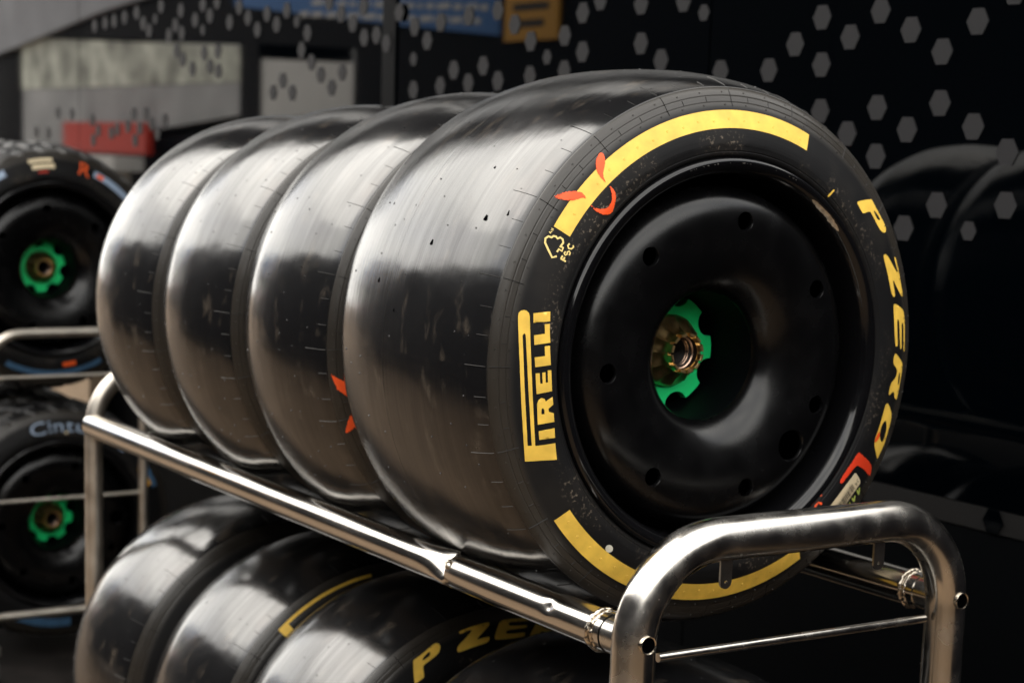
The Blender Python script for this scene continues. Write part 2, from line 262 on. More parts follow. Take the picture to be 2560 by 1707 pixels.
# outlines of the print on the near tyre: (angle in degrees, radius in mm)
TR = {
'frame': [(-158.8,301.8),(-157.66,284.7),(-156.21,266.6),(-160.42,262.6),(-161.53,286.2),(-164.47,283.9),(-167.42,282.1),(-170.39,281),(-174.03,280.4),(-177.66,280.7),(178.76,281.8),(175.41,283.7),(172.12,286.3),(168.4,290.1),(167.64,292),(167.26,295),(167.26,298),(167.53,301),(168.09,302.9),(168.76,303),(172.07,299.6),(175.46,296.8),(178.82,294.8),(-177.76,293.7),(-174.3,293.4),(-170.82,294),(-167.81,294.9),(-164.79,296.6),(-161.79,298.9)],
'frame_h': [(172.76,294.5),(172.31,293.1),(172.47,291.4),(173.27,290.4),(176.35,287.9),(179.48,286.1),(-177.34,285.1),(-174.13,284.8),(-171.05,285),(-167.97,286),(-164.89,287.7),(-161.83,290),(-162.09,294.5),(-165.11,292.1),(-168.14,290.4),(-171.18,289.4),(-174.21,289.1),(-177.53,289.3),(179.18,290.2),(175.94,292)],
'I1': [(-164.75,278.8),(-164.27,259.1),(-161.78,261.3),(-162.64,280.3)],
'L1': [(179.83,277),(179.32,257.5),(174.47,260.9),(174.73,267.5),(177.09,265.8),(177.52,278.4)],
'L2': [(174.63,280),(173.69,261),(169.07,265.6),(169.45,271.5),(171.69,269.2),(172.41,281.8)],
'I2': [(167.48,286.9),(166.16,268.2),(168.49,265.6),(169.59,284.8)],
'R': [(-166.33,278.5),(-166.14,268.5),(-165.85,257.9),(-168.05,256.6),(-168.82,263),(-169.62,263),(-170.32,255.8),(-172.4,255.8),(-171.88,262.4),(-171.55,265.4),(-172.29,266.6),(-172.62,270.6),(-172.19,274.1),(-171.31,276.1),(-169.09,277)],
'R_h': [(-168.62,272.4),(-168.49,268.6),(-169.45,268.1),(-170.02,269.3),(-169.97,271.2),(-169.37,272)],
'E': [(-173.7,275.8),(-173.83,266.4),(-173.88,256),(-176.61,256),(-179.32,256.6),(-179.31,261.6),(-176.3,261.1),(-176.28,264.1),(-178.87,264.5),(-178.8,268.5),(-176.15,267.9),(-176.13,271),(-178.73,271.6),(-178.69,276.5),(-176.21,276)],
'P': [(43.97,279.1),(43.8,280.9),(40.52,303.5),(40.09,305.4),(38.44,305.2),(35.46,306.1),(32.42,308.2),(31.38,307.3),(30.86,303.3),(31.25,298.7),(32.39,294.2),(34.14,292.4),(36.18,291.6),(38.21,291.3),(38.84,290.4),(40.16,278.4),(40.66,276.6),(43.67,277.5)],
'P_h': [(37.89,297.2),(37.53,300.2),(34.97,303.1),(34.57,301.6),(35.04,298.1),(35.81,297)],
'Z': [(26.7,283.2),(26.51,286.9),(25.46,291),(22.66,296.2),(19.88,302.9),(20.33,305.7),(23.81,304.1),(23.94,306.3),(23.56,308.4),(21.58,308.3),(19.57,308.8),(16.86,308.5),(14.11,309.4),(13.57,307.7),(13.89,304.2),(16.37,296.8),(18.88,290.9),(18.76,288.8),(15.17,289.1),(14.62,287.9),(14.97,283.5),(16.11,281),(18.7,280.4),(21.26,280.6),(23.74,280.5),(26.18,281.1)],
'tick': [(53.51,250.1),(53.13,260.6),(52.77,261.9),(52.61,260.5),(52.83,250.3),(53.1,249.4)],
'E2': [(12.88,283.8),(12.86,287.2),(11.13,300.9),(9.92,307.8),(8.11,308.9),(5.07,309.8),(2.7,309.7),(0.32,310.6),(-0.08,308.8),(0.38,306.8),(2.5,305.6),(4.62,305),(6.72,305.2),(7.26,303.1),(7.17,300),(5.11,299.7),(3.05,300),(0.98,301),(0.68,299.1),(1.05,296.8),(3.28,295.3),(5.53,294.4),(8.04,293.6),(8.61,291.2),(8.38,288.5),(4.91,288.3),(1.81,290.3),(1.55,287.3),(1.93,283.9),(3.93,282.4),(5.93,281.3),(8.13,281),(10.32,281.2),(12.48,282.1)],
'R2': [(-0.16,285.6),(-0.41,288.4),(-2.23,302.3),(-3.03,307.6),(-4.66,308.4),(-6.42,307.7),(-8.19,307.6),(-11.5,307.6),(-11.94,304.8),(-11.66,299.6),(-9.79,294.2),(-11.25,284.7),(-11.11,282.5),(-8.23,281.7),(-6.51,292.5),(-4.92,294.8),(-4.14,292),(-3.19,284.2),(-2.5,281.4),(-0.88,282.1)],
'R2_h': [(-5.04,300.8),(-5.42,303.7),(-7.2,305.5),(-8.36,303.7),(-8.12,301.5),(-6.46,299.2)],
'O': [(-13.43,283.3),(-13.4,286),(-14.87,297.9),(-16,303.6),(-17.74,306.5),(-20.32,307.7),(-22.86,310.2),(-25.02,308.1),(-27.19,306.9),(-27.27,304.9),(-25.2,285.7),(-23.79,280.6),(-21.76,280.4),(-19.73,280.7),(-16.91,279.9),(-14.09,280.1)],
'O_h': [(-17.72,290.4),(-18.09,294.6),(-19.32,300.3),(-21.89,303.1),(-23.13,301.8),(-22.93,294.3),(-21.66,287.1),(-19.23,285)],
'O_red': [(-20.72,283.6),(-21.63,287.6),(-22.51,289.5),(-23.5,287.3),(-24.48,283.5),(-24.2,281.1),(-22.43,281.4)],
'fsc_tree': [(153.32,282.1),(154.07,286.3),(152.97,293.2),(151.84,300.2),(150.96,301.8),(150.26,299.9),(150.11,296.2),(149.63,295.2),(149.42,292.3),(149.66,289.9),(149.11,287.9),(149.16,284.5),(149.77,282.1),(150.6,282.7),(150.95,283.7),(150.82,279.6),(151.68,279.3),(151.61,283.4),(152.42,283.8)],
'fscF': [(153.38,277),(153.42,269.8)],
'fscF2': [(153.4,276.7),(152.54,276.2)],
'fscF3': [(153.38,273.7),(152.64,273.2)],
'fscS': [(151.33,275.2),(151.87,275.7),(152.13,273.8),(151.72,272.3),(151.2,273),(150.78,271.6),(151.02,269.5),(151.63,269.4)],
'fscC': [(149.15,275.3),(149.85,275.9),(150.28,273.5),(150.02,270.4),(149.37,269.2),(149.03,270.5)],
'tmT': [(149.28,301.5),(149.47,299.2)],
'tmT2': [(149.38,300.4),(148.96,298.7)],
'tmM': [(148.53,298.2),(148.84,300.8),(148.46,299.9),(148.39,301.2),(148.29,298.5)],
'or1': [(131.76,280.8),(131.99,288.1),(131.5,299.5),(129.91,307.5),(128.06,310.1),(127.36,308.7),(127.87,302.2),(129,296.5),(131.12,290.4)],
'or2': [(138.1,286.3),(138.43,291.4),(139.93,294.8),(141.64,304.3),(142.69,317.5),(140.94,313.1),(138.81,304.6),(137.6,296.1),(137.66,289.8)],
'or3': [(131.6,278.1),(131.23,271.3),(131.61,263.7),(133.87,255.6),(135.89,251.3),(137.87,258.9),(138.71,268.3),(138.69,276.8),(138.47,281.5),(138.24,273.5),(137.18,265.7),(135.68,261.1),(133.95,262.4),(132.41,268.5)],
'red': [(-29.12,260.2),(-29.25,275.1),(-29.32,293.8),(-30.04,302.8),(-31.98,309.6),(-32.14,299.4),(-31.99,285),(-32.4,271.4),(-32.92,266.7),(-36.38,263.4),(-39.86,261.4),(-39.85,256),(-37.33,254.6),(-32.63,256.9),(-29.74,258.3)],
'label': [(-46.87,267.5),(-43.84,267.2),(-40.79,267.8),(-37.73,269.2),(-34.7,271.6),(-34.38,274.3),(-34.75,290.2),(-35.3,294.1),(-38.89,292),(-42.45,291.5),(-46.08,290.3),(-49.66,290.7),(-53.15,292.6),(-57.59,273.2),(-54.11,270.1),(-50.52,268.2)],
'y1': [(-37.15,291.5),(-37.05,301),(-36.55,296.8),(-36.04,298),(-36.19,300.1),(-37.34,307.4),(-37.75,301.7)],
'y2': [(-39.63,290.9),(-39.48,300.2),(-38.84,297.3),(-38.33,298.3),(-38.7,301.9),(-39.53,306.6),(-40.01,300.8)],
'y3': [(-41.75,290.5),(-41.7,298.6),(-40.98,296.3),(-40.56,296.3),(-41.06,302),(-41.91,304.8),(-42.23,299.2)],
'dotr': [(-48.08,238.5),(-47.31,238.1),(-46.33,247.9),(-47.15,248.3)],
'Cr': [(-51.51,250.3),(-50.1,248.2),(-48.69,249.1),(-48.18,253.2),(-48.4,256.8),(-49.02,255),(-49.18,251.3),(-50.02,250.9),(-50.89,253.5)],
'sticker': [(-125.64,271.5),(-125.42,273.2),(-125.41,275.1),(-125.59,276.8),(-125.94,278.1),(-126.39,278.7),(-126.86,278.6),(-127.29,277.8),(-127.6,276.3),(-127.72,274.5),(-127.65,272.7),(-127.39,271.1),(-126.98,270.1),(-126.49,269.8),(-126.02,270.3)],
}
HEX = [(-0.81,0.497),(-0.661,0.502),(-0.734,0.46),(-0.585,0.467),(-0.434,0.475),(-0.879,0.452),(-0.805,0.414),(-0.509,0.429),(-0.949,0.407),(-1.092,0.407),(-1.284,0.433),(-1.354,0.468),(-1.359,0.547),(-1.218,0.546),(-1.152,0.52,1),(-1.567,0.538),(-1.633,0.493),(-1.563,0.457),(-1.699,0.449,1),(-1.63,0.419),(-1.766,0.41),(-0.801,0.332),(-0.655,0.338),(-0.506,0.345),(-0.727,0.293),(-0.579,0.301),(-0.428,0.307),(-0.651,0.255),(-0.351,0.267),(-0.498,0.177),(-0.346,0.183),(-0.572,0.135),(-0.422,0.138,1),(-1.503,0.562),(-0.359,0.519),(-3.933,0.662),(-3.771,0.642),(-3.6,0.652),(-3.493,0.655),(-4.144,0.651),(-4.252,0.64),(-4.349,0.633),(-4.435,0.63),(-4.085,0.615),(-3.983,0.624,1),(-3.658,0.608),(-3.546,0.616),(-3.815,0.598),(-3.4,0.591),(-3.333,0.632),(-3.271,0.599),(-3.206,0.563),(-3.143,0.604),(-3.079,0.572),(-3.015,0.608),(-2.951,0.575,1),(-2.884,0.542),(-2.919,0.498),(-2.859,0.464),(-2.62,0.557),(-2.555,0.519),(-2.489,0.523),(-2.425,0.5),(-2.563,0.597),(-2.688,0.584),(-2.758,0.618),(-2.361,0.573),(-2.293,0.536),(-2.229,0.501),(-2.295,0.459,1),(-2.099,0.429),(-1.966,0.436),(-2.031,0.398),(-1.9,0.401),(-1.765,0.41),(-1.699,0.45),(-2.292,0.385),(-2.161,0.393),(-2.166,0.542),(-2.038,0.551),(-1.909,0.558),(-1.836,0.524),(-1.767,0.485),(-3.599,0.576,1),(-3.763,0.573),(-4.034,0.59),(-3.867,0.569),(-4.537,0.624),(-3.804,0.52),(-3.756,0.493),(-3.589,0.507),(-3.543,0.467),(-3.487,0.511),(-3.68,0.463),(-3.481,0.452),(-3.098,0.386),(-3.037,0.418),(-2.975,0.384),(-2.801,0.43),(-2.676,0.434),(-2.736,0.395),(-4.17,0.326),(-4.064,0.326),(-4.566,0.305),(-3.901,0.307),(-4.324,0.274),(-4.224,0.286),(-4.507,0.269),(-4.117,0.279),(-4.012,0.295),(-3.961,0.265),(-4.159,0.24),(-4.555,0.236),(-4.38,0.262),(-4.928,0.33),(-4.774,0.325),(-5.172,0.259),(-5.035,0.256)]

# ------------------------------------------------------------------ tyre
FRONT = [(.003, .2440), (.0078, .2480), (.0095, .2550), (.0098, .2630), (.0070, .2785), (0, .3000), (-.0042, .3095), (-.0125, .3250), (-.0300, .3335), (-.0600, .3410), (-.1200, .3485)]
REAR = [(.052, .338), (.022, .326), (.007, .314), (0, .300), (-.007, .2785), (-.0098, .263), (-.0095, .255), (-.003, .244)]
def profile(w):
    pts = list(FRONT)
    if w < 0.35: pts = pts[:-1] + [(-w*.34, .3477)]
    pts += [(-w/2, .351)]
    if w > 0.35: pts += [(-.28, .3482)]
    else: pts += [(-w*.70, .3470)]
    pts += [(-w+x, r) for x, r in REAR]
    return spline(pts, 7)
PW, PN = profile(.40), profile(.285)
SW = [q for q in PW[:80] if q[1] < .345]          # front sidewall and shoulder, r rising
def surf(ang, r, lift=0.0):
    """point on the outer sidewall at angle (deg) and radius (m), lifted along the normal"""
    for i in range(len(SW)-2):
        if SW[i+1][1] >= r: break
    (xa, ra), (xb, rb) = SW[i], SW[i+1]
    t = (r-ra)/(rb-ra) if rb != ra else 0
    x = xa+(xb-xa)*t
    tx, tr = xb-xa, rb-ra; L = hypot(tx, tr); nx, nr = tr/L, -tx/L
    a = radians(ang); rr = r+nr*lift
    return (x+nx*lift, rr*cos(a), rr*sin(a))
def grooved(prof, radii, depth=.0009, half=.0009):
    out = list(prof)
    for rg in radii:
        for i in range(len(out)-1):
            if out[i][1] <= rg < out[i+1][1]: break
        (xa, ra), (xb, rb) = out[i], out[i+1]; t = (rg-ra)/(rb-ra); L = hypot(xb-xa, rb-ra)
        tx, tr = (xb-xa)/L, (rb-ra)/L; px, pr_ = xa+(xb-xa)*t, rg
        new = [(px-tx*half*1.6, pr_-tr*half*1.6), (px-tx*half*.6, pr_-tr*half*.6), (px-tr*depth, pr_+tx*depth), (px+tx*half*.6, pr_+tr*half*.6), (px+tx*half*1.6, pr_+tr*half*1.6)]
        out = [q for q in out[:i+1] if hypot(q[0]-px, q[1]-pr_) > half*2.2] + new + [q for q in out[i+1:] if hypot(q[0]-px, q[1]-pr_) > half*2.2]
    return out
GR = [.2515, .3095, .3170, .3272]
def make_tyre_mesh(prof, n, name):
    g = grooved(prof, GR)
    V, F = lathe(g, n)
    me = bpy.data.meshes.new(name); me.from_pydata(V, [], F); me.update()
    me.polygons.foreach_set('use_smooth', [True]*len(me.polygons)); me.materials.append(MAT['rubber'])
    return me
TYRE_W = make_tyre_mesh(PW, 256, 'tyre_wide'); TYRE_N = make_tyre_mesh(PN, 192, 'tyre_narrow')

def ridge_strip(pts, width, height):
    """thin raised moulding line through surface points [(pos, normal, side)]"""
    V, F = [], []
    for i, (p, nrm, s) in enumerate(pts):
        V += [p - s*width/2 - nrm*.0004, p + nrm*height, p + s*width/2 - nrm*.0004]
    for i in range(len(pts)-1):
        a = 3*i; F += [(a, a+1, a+4, a+3), (a+1, a+2, a+5, a+4)]
    return V, F
def prof_pts(prof, r0, r1=None, x1=None, ang=0.0, n=8):
    """surface points along the profile from radius r0 (sidewall) over the shoulder to tread position x1"""
    a = radians(ang); side = Vector((0, -sin(a), cos(a))); out = []
    started = False
    for i in range(len(prof)-1):
        x, r = prof[i]
        if i > len(prof)*.5: break
        if r < r0 and not started: continue
        started = True
        if r1 is not None and r > r1: break
        if x1 is not None and x < x1: break
        tx, tr = prof[i+1][0]-x, prof[i+1][1]-r; L = hypot(tx, tr)
        nx, nr = tr/L, -tx/L
        out.append((Vector((x, r*cos(a), r*sin(a))), Vector((nx, nr*cos(a), nr*sin(a))), side))
    return out
def fine(prof, k=4):
    out = []
    for i in range(len(prof)-1):
        for s in range(k):
            t = s/k; out.append((prof[i][0]+(prof[i+1][0]-prof[i][0])*t, prof[i][1]+(prof[i+1][1]-prof[i][1])*t))
    return out
def mould_lines(prof, seed):
    rnd = random.Random(seed); fp = fine(prof); parts = []
    for k in range(60):
        ang = k*6 + rnd.uniform(-.25, .25)
        if k % 3 == 0:
            parts.append(ridge_strip(prof_pts(fp, .3285, x1=-.046-rnd.uniform(0, .008), ang=ang), .0012, .0007))
            parts.append(ridge_strip(prof_pts(fp, .3045, r1=.3262, ang=ang+rnd.uniform(-.1, .1)), .0014, .0008))
        else:
            parts.append(ridge_strip(prof_pts(fp, .3285, x1=-.030-rnd.uniform(0, .004), ang=ang), .0011, .0006))
            parts.append(ridge_strip(prof_pts(fp, .3102, r1=.3164, ang=ang+1.2), .0013, .0007))
    parts = [q for q in parts if len(q[1])]
    V, F = join(parts)
    me = bpy.data.meshes.new('moulding_lines'); me.from_pydata([tuple(v) for v in V], [], F); me.update(); me.materials.append(MAT['line_rubber'])
    return me
LINES_W, LINES_N = mould_lines(PW, 3), mould_lines(PN, 4)
def pip(p, nrm, r, h, n=8):
    t = nrm.orthogonal().normalized(); s = nrm.cross(t); V, F = [], []
    for rr, hh in ((1.0, -.0004), (.72, h), (.45, h), (.30, h*.2)):
        for k in range(n):
            a = 2*pi*k/n; V.append(p + r*rr*(cos(a)*t+sin(a)*s) + nrm*hh)
    for q in range(3):
        for k in range(n): F.append((q*n+k, q*n+(k+1) % n, (q+1)*n+(k+1) % n, (q+1)*n+k))
    F.append(tuple(range(3*n, 4*n)))
    return V, F
def pip_mesh(prof, w, seed):
    rnd = random.Random(seed); parts = []; fp = fine(prof)
    tread = [(i, q) for i, q in enumerate(fp[:-1]) if -.90*w < q[0] < -.035]
    for k in range(46):
        for j in range(6):
            if rnd.random() < .25: continue
            i, (x, r) = tread[int((j+.5+rnd.uniform(-.42, .42))/6*len(tread)) % len(tread)]
            a = radians(k*360/46+rnd.uniform(-3.4, 3.4)); tx, tr = fp[i+1][0]-x, fp[i+1][1]-r; L = hypot(tx, tr)
            nrm = Vector((tr/L, -tx/L*cos(a), -tx/L*sin(a)))
            parts.append(pip(Vector((x, r*cos(a), r*sin(a))), nrm, rnd.uniform(.0011, .0017), rnd.uniform(.0004, .0009)))
    for k in range(60):                                   # two rows on the shoulder
        for x_r in (.3215, .3065):
            p = surf(k*6+2.2, x_r); a = radians(k*6+2.2)
            parts.append(pip(Vector(p), Vector((.87, .5*cos(a), .5*sin(a))), .0014, .0006))
    V, F = join(parts)
    me = bpy.data.meshes.new('vent_pips'); me.from_pydata([tuple(v) for v in V], [], F); me.update(); me.materials.append(MAT['rubber'])
    return me
PIPS_W, PIPS_N = pip_mesh(PW, .40, 5), pip_mesh(PN, .285, 6)

# ---- print on the sidewall: flat shapes in (angle, radius) laid on the rubber
def unwrap(poly):
    a0 = poly[0][0]; out = []
    for a, r in poly:
        while a-a0 > 180: a -= 360
        while a-a0 < -180: a += 360
        out.append((a, r))
    return out
def chaikin(P, k=1):
    for _ in range(k):
        Q = []
        for i in range(len(P)):
            a, b = P[i], P[(i+1) % len(P)]
            Q += [(a[0]*.75+b[0]*.25, a[1]*.75+b[1]*.25), (a[0]*.25+b[0]*.75, a[1]*.25+b[1]*.75)]
        P = Q
    return P
KS = radians(1)*290
def inside(pt, P):
    c = False; x, y = pt
    for i in range(len(P)):
        (x1, y1), (x2, y2) = P[i], P[i-1]
        if (y1 > y) != (y2 > y) and x < (x2-x1)*(y-y1)/(y2-y1)+x1: c = not c
    return c
def shape_data(poly, hole=None, lift=.35, smooth=0, rot=0.0, step=4.0, soft=None):
    loops = [unwrap(poly)]
    if hole:
        h = unwrap(hole); a0 = loops[0][0][0]
        while h[0][0]-a0 > 180: h = [(a-360, r) for a, r in h]
        while h[0][0]-a0 < -180: h = [(a+360, r) for a, r in h]
        loops.append(h)
    L2 = []
    for lp in loops:
        lp = [(a*KS, r) for a, r in lp]
        if smooth: lp = chaikin(lp, smooth)
        q = []
        for i in range(len(lp)):
            a, b = lp[i], lp[(i+1) % len(lp)]; n = max(1, int(hypot(b[0]-a[0], b[1]-a[1])/step))
            for s in range(n): q.append((a[0]+(b[0]-a[0])*s/n, a[1]+(b[1]-a[1])*s/n))
        L2.append(q)
    vs, es = [], []
    for q in L2:
        o = len(vs); vs += [Vector(p) for p in q]; es += [(o+i, o+(i+1) % len(q)) for i in range(len(q))]
    xs = [p[0] for p in L2[0]]; ys = [p[1] for p in L2[0]]
    x = min(xs)+step/2
    while x < max(xs):
        y = min(ys)+step/2
        while y < max(ys):
            if inside((x, y), L2[0]) and not (len(L2) > 1 and inside((x, y), L2[1])): vs.append(Vector((x, y)))
            y += step
        x += step
    ov, oe, of, *_ = delaunay_2d_cdt(vs, es, [], 0, 1e-5)
    F = []
    for f in of:
        c = (sum(ov[i].x for i in f)/len(f), sum(ov[i].y for i in f)/len(f))
        if inside(c, L2[0]) and not (len(L2) > 1 and inside(c, L2[1])): F.append(tuple(f))
    V = [surf(p.x/KS+rot, p.y/1000, lift/1000) for p in ov]
    if soft:
        at = []
        for p in ov:
            d = min(hypot(p.x-a, p.y-b) for a, b in L2[0]); v = min(1, d/soft)
            if p.y > 303 and soft < 4: v *= max(0, 1-(p.y-303)/16)
            at.append(v)
        return V, F, at
    return V, F
def set_soft(o, at):
    a = o.data.attributes.new('soft', 'FLOAT', 'POINT')
    for i, v in enumerate(at): a.data[i].value = v
def spray(key, mat, parent, lift=.8, soft=3.5, smooth=1):
    V, F, at = shape_data(TR[key], None, lift, smooth, 0.0, 2.0, soft)
    me = bpy.data.meshes.new('paint_mark'); me.from_pydata(V, [], F); me.update(); me.polygons.foreach_set('use_smooth', [True]*len(me.polygons)); me.materials.append(MAT[mat])
    o = bpy.data.objects.new('paint_mark', me); col.objects.link(o); o.parent = parent; set_soft(o, at); return o
def decal(name, key, mat, parent, hole=None, lift=.35, smooth=0, rot=0.0):
    V, F = shape_data(TR[key], TR[hole] if hole else None, lift, smooth, rot)
    return mesh(name, V, F, mat, parent)
def ribbon(name, pts, width, mat, parent, lift=.35, rot=0.0):
    P = [Vector((a*KS, r)) for a, r in unwrap(pts)]; V, F = [], []
    for i, p in enumerate(P):
        t = (P[min(i+1, len(P)-1)]-P[max(i-1, 0)])
        if t.length < 1e-6: t = Vector((1, 0))
        t.normalize(); nn = Vector((-t.y, t.x))
        for s in (-1, 1):
            q = p+nn*s*width/2; V.append(surf(q.x/KS+rot, q.y/1000, lift/1000))
    for i in range(len(P)-1): F.append((2*i, 2*i+1, 2*i+3, 2*i+2))
    return mesh(name, V, F, mat, parent)
def band(name, a0, a1, r0, r1, mat, parent, lift=.35, nr=6, rot=0.0):
    n = max(2, int(abs(a1-a0)/1.2)); V, F = [], []
    for i in range(n+1):
        a = a0+(a1-a0)*i/n
        for k in range(nr+1): V.append(surf(a+rot, r0+(r1-r0)*k/nr, lift/1000))
    for i in range(n):
        for k in range(nr): F.append((i*(nr+1)+k, i*(nr+1)+k+1, (i+1)*(nr+1)+k+1, (i+1)*(nr+1)+k))
    return mesh(name, V, F, mat, parent)
def print_maker_name(t, rot=0.0):
    decal('letter_frame', 'frame', 'yellow', t, 'frame_h', rot=rot)
    for k in ('I1', 'L1', 'L2', 'I2', 'E'): decal('letter', k, 'yellow', t, rot=rot)
    decal('letter', 'R', 'yellow', t, 'R_h', rot=rot)
def print_model_name(t, rot=0.0):
    decal('letter', 'P', 'yellow', t, 'P_h', smooth=1, rot=rot); decal('letter', 'Z', 'yellow', t, smooth=1, rot=rot)
    decal('letter', 'E2', 'yellow', t, smooth=1, rot=rot); decal('letter', 'R2', 'yellow', t, 'R2_h', smooth=1, rot=rot)
    decal('letter', 'O', 'yellow', t, 'O_h', smooth=1, rot=rot)

# ------------------------------------------------------------------ wheel parts shared by every wheel
RIM_P = spline([(-.060, .2205), (-.030, .2215), (-.006, .2235), (.006, .2270), (.0115, .2325), (.0135, .2385), (.0120, .2425), (.0075, .2447), (.0010, .2445)], 6)
V, F = lathe(RIM_P, 160); RIM = mesh('rim', V, F, 'rim'); RIM_ME = RIM.data; bpy.data.objects.remove(RIM)
CV = spline([(-.128, .0745), (-.075, .0765), (-.048, .0785), (-.034, .0815), (-.0235, .0880), (-.0145, .0985), (-.0080, .1120), (-.0035, .1290), (-.0005, .1480), (.0008, .1680), (-.0012, .1850), (-.0075, .1980), (-.0190, .2065), (-.0340, .2105), (-.045, .2130), (-.058, .2195)], 6)
back = [(x-.005 if r > .09 else x, r+.004 if r < .10 else r) for x, r in CV]
prof = CV + back[::-1]
V, F = lathe(prof, 160, closed=True)
cover = mesh('wheel_cover', V, F, 'wheel')
def cutter(ang, rr, r):
    a = radians(ang); P = [(-.05, 0), (-.05, r), (-.0035, r), (.0, r*1.10), (.0035, r*1.32), (.02, r*1.9), (.02, 0)]
    V, F = [], []; n = 24
    for i in range(n):
        b = 2*pi*i/n
        for x, q in P[1:-1]: V.append((x, rr*cos(a)+q*cos(b), rr*sin(a)+q*sin(b)))
    k = len(P)-2
    for i in range(n):
        j = (i+1) % n
        for q in range(k-1): F.append((i*k+q, i*k+q+1, j*k+q+1, j*k+q))
    F.append(tuple(i*k for i in range(n))); F.append(tuple(i*k+k-1 for i in range(n))[::-1])
    return V, F
cuts = [cutter(81+51.43*k, .170, .0105) for k in range(7)] + [cutter(-43.5, .165, .0185)]
V, F = join(cuts)
cut = mesh('cut', V, F, 'dark')
for o in (cover, cut):
    b_ = bmesh.new(); b_.from_mesh(o.data); bmesh.ops.recalc_face_normals(b_, faces=b_.faces); b_.to_mesh(o.data); b_.free()
md = cover.modifiers.new('b', 'BOOLEAN'); md.operation = 'DIFFERENCE'; md.object = cut; md.solver = 'EXACT'
dg = bpy.context.evaluated_depsgraph_get()
COVER_ME = bpy.data.meshes.new_from_object(cover.evaluated_get(dg)); COVER_ME.name = 'wheel_cover'
COVER_ME.materials.clear(); COVER_ME.materials.append(MAT['wheel'])
COVER_ME.polygons.foreach_set('use_smooth', [True]*len(COVER_ME.polygons)); COVER_ME.polygons.foreach_set('material_index', [0]*len(COVER_ME.polygons))
COVER_ME.set_sharp_from_angle(angle=radians(38)); COVER_ME.materials.append(MAT['matte_black'])
for pg in COVER_ME.polygons:
    if hypot(pg.center.y, pg.center.z) < .0795: pg.material_index = 1
bpy.data.objects.remove(cover); bpy.data.objects.remove(cut)
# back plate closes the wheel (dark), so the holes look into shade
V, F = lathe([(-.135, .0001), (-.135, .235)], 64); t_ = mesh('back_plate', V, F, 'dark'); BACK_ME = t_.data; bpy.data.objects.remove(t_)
# green drive plate with seven round notches
def notch_r(th):
    r = .0718
    for k in range(7):
        c = radians(27+51.43*k); cx, rad_ = .0755, .0185
        dth = atan2(sin(th-c), cos(th-c)); disc = rad_**2-(cx*sin(dth))**2
        if disc > 0 and cos(dth) > 0: r = min(r, cx*cos(dth)-math.sqrt(disc))
    return r
V, F = [], []; n = 420
for i in range(n):
    th = 2*pi*i/n; ro = notch_r(th)
    for x, r in ((-.122, ro), (-.1115, ro), (-.110, ro-.0008), (-.110, .036), (-.122, .036)): V.append((x, r*cos(th), r*sin(th)))
for i in range(n):
    j = (i+1) % n
    for q in range(4): F.append((i*5+q, i*5+q+1, j*5+q+1, j*5+q))
t_ = mesh('drive_plate', V, F, 'green', sharp=30); PLATE_ME = t_.data; bpy.data.objects.remove(t_)
# wheel nut: fluted flare, crown of teeth, threaded bore
V, F = [], []; n = 168; NP = [(-.112, .0455), (-.104, .0462), (-.098, .0440), (-.088, .0340), (-.080, .0285), (-.0765, .0268), (-.0745, .0262), (-.0745, .0208), (-.10, .0205)]
for i in range(n):
    th = 2*pi*i/n
    fl = abs(sin(6*th))**.7
    for q, (x, r) in enumerate(NP):
        d = (0, .0004, .0026, .0058, .0036, .0008, 0, 0, 0)[q]*fl; V.append((x, (r-d)*cos(th), (r-d)*sin(th)))
k = len(NP)
for i in range(n):
    j = (i+1) % n
    for q in range(k-1): F.append((i*k+q, i*k+q+1, j*k+q+1, j*k+q))
t_ = mesh('wheel_nut', V, F, 'gold', sharp=50); NUT_ME = t_.data; bpy.data.objects.remove(t_)
def tooth_mesh():
    V, F = [], []; m_ = 6; half = radians(10.5)
    for i in range(m_+1):
        th = -half+2*half*i/m_
        for x, r in ((-.0746, .0212), (-.0680, .0216), (-.0668, .0224), (-.0668, .0250), (-.0680, .0258), (-.0746, .0263)): V.append((x, r*cos(th), r*sin(th)))
    for i in range(m_):
        for q in range(6): F.append((i*6+q, i*6+(q+1) % 6, (i+1)*6+(q+1) % 6, (i+1)*6+q))
    F += [tuple(range(6))[::-1], tuple(range(m_*6, m_*6+6))]
    o = mesh('tooth', V, F, 'gold', smooth=False); me = o.data; bpy.data.objects.remove(o); return me
TOOTH_ME = tooth_mesh()
TP = []
TP += [(-.0745, .0206), (-.084, .0206)]
for i in range(16): TP += [(-.0850-i*.0052, .0206), (-.0876-i*.0052, .0178)]
V, F = lathe(TP, 64); t_ = mesh('threaded_bore', V, F, 'bore', sharp=40); BORE_ME = t_.data; bpy.data.objects.remove(t_)

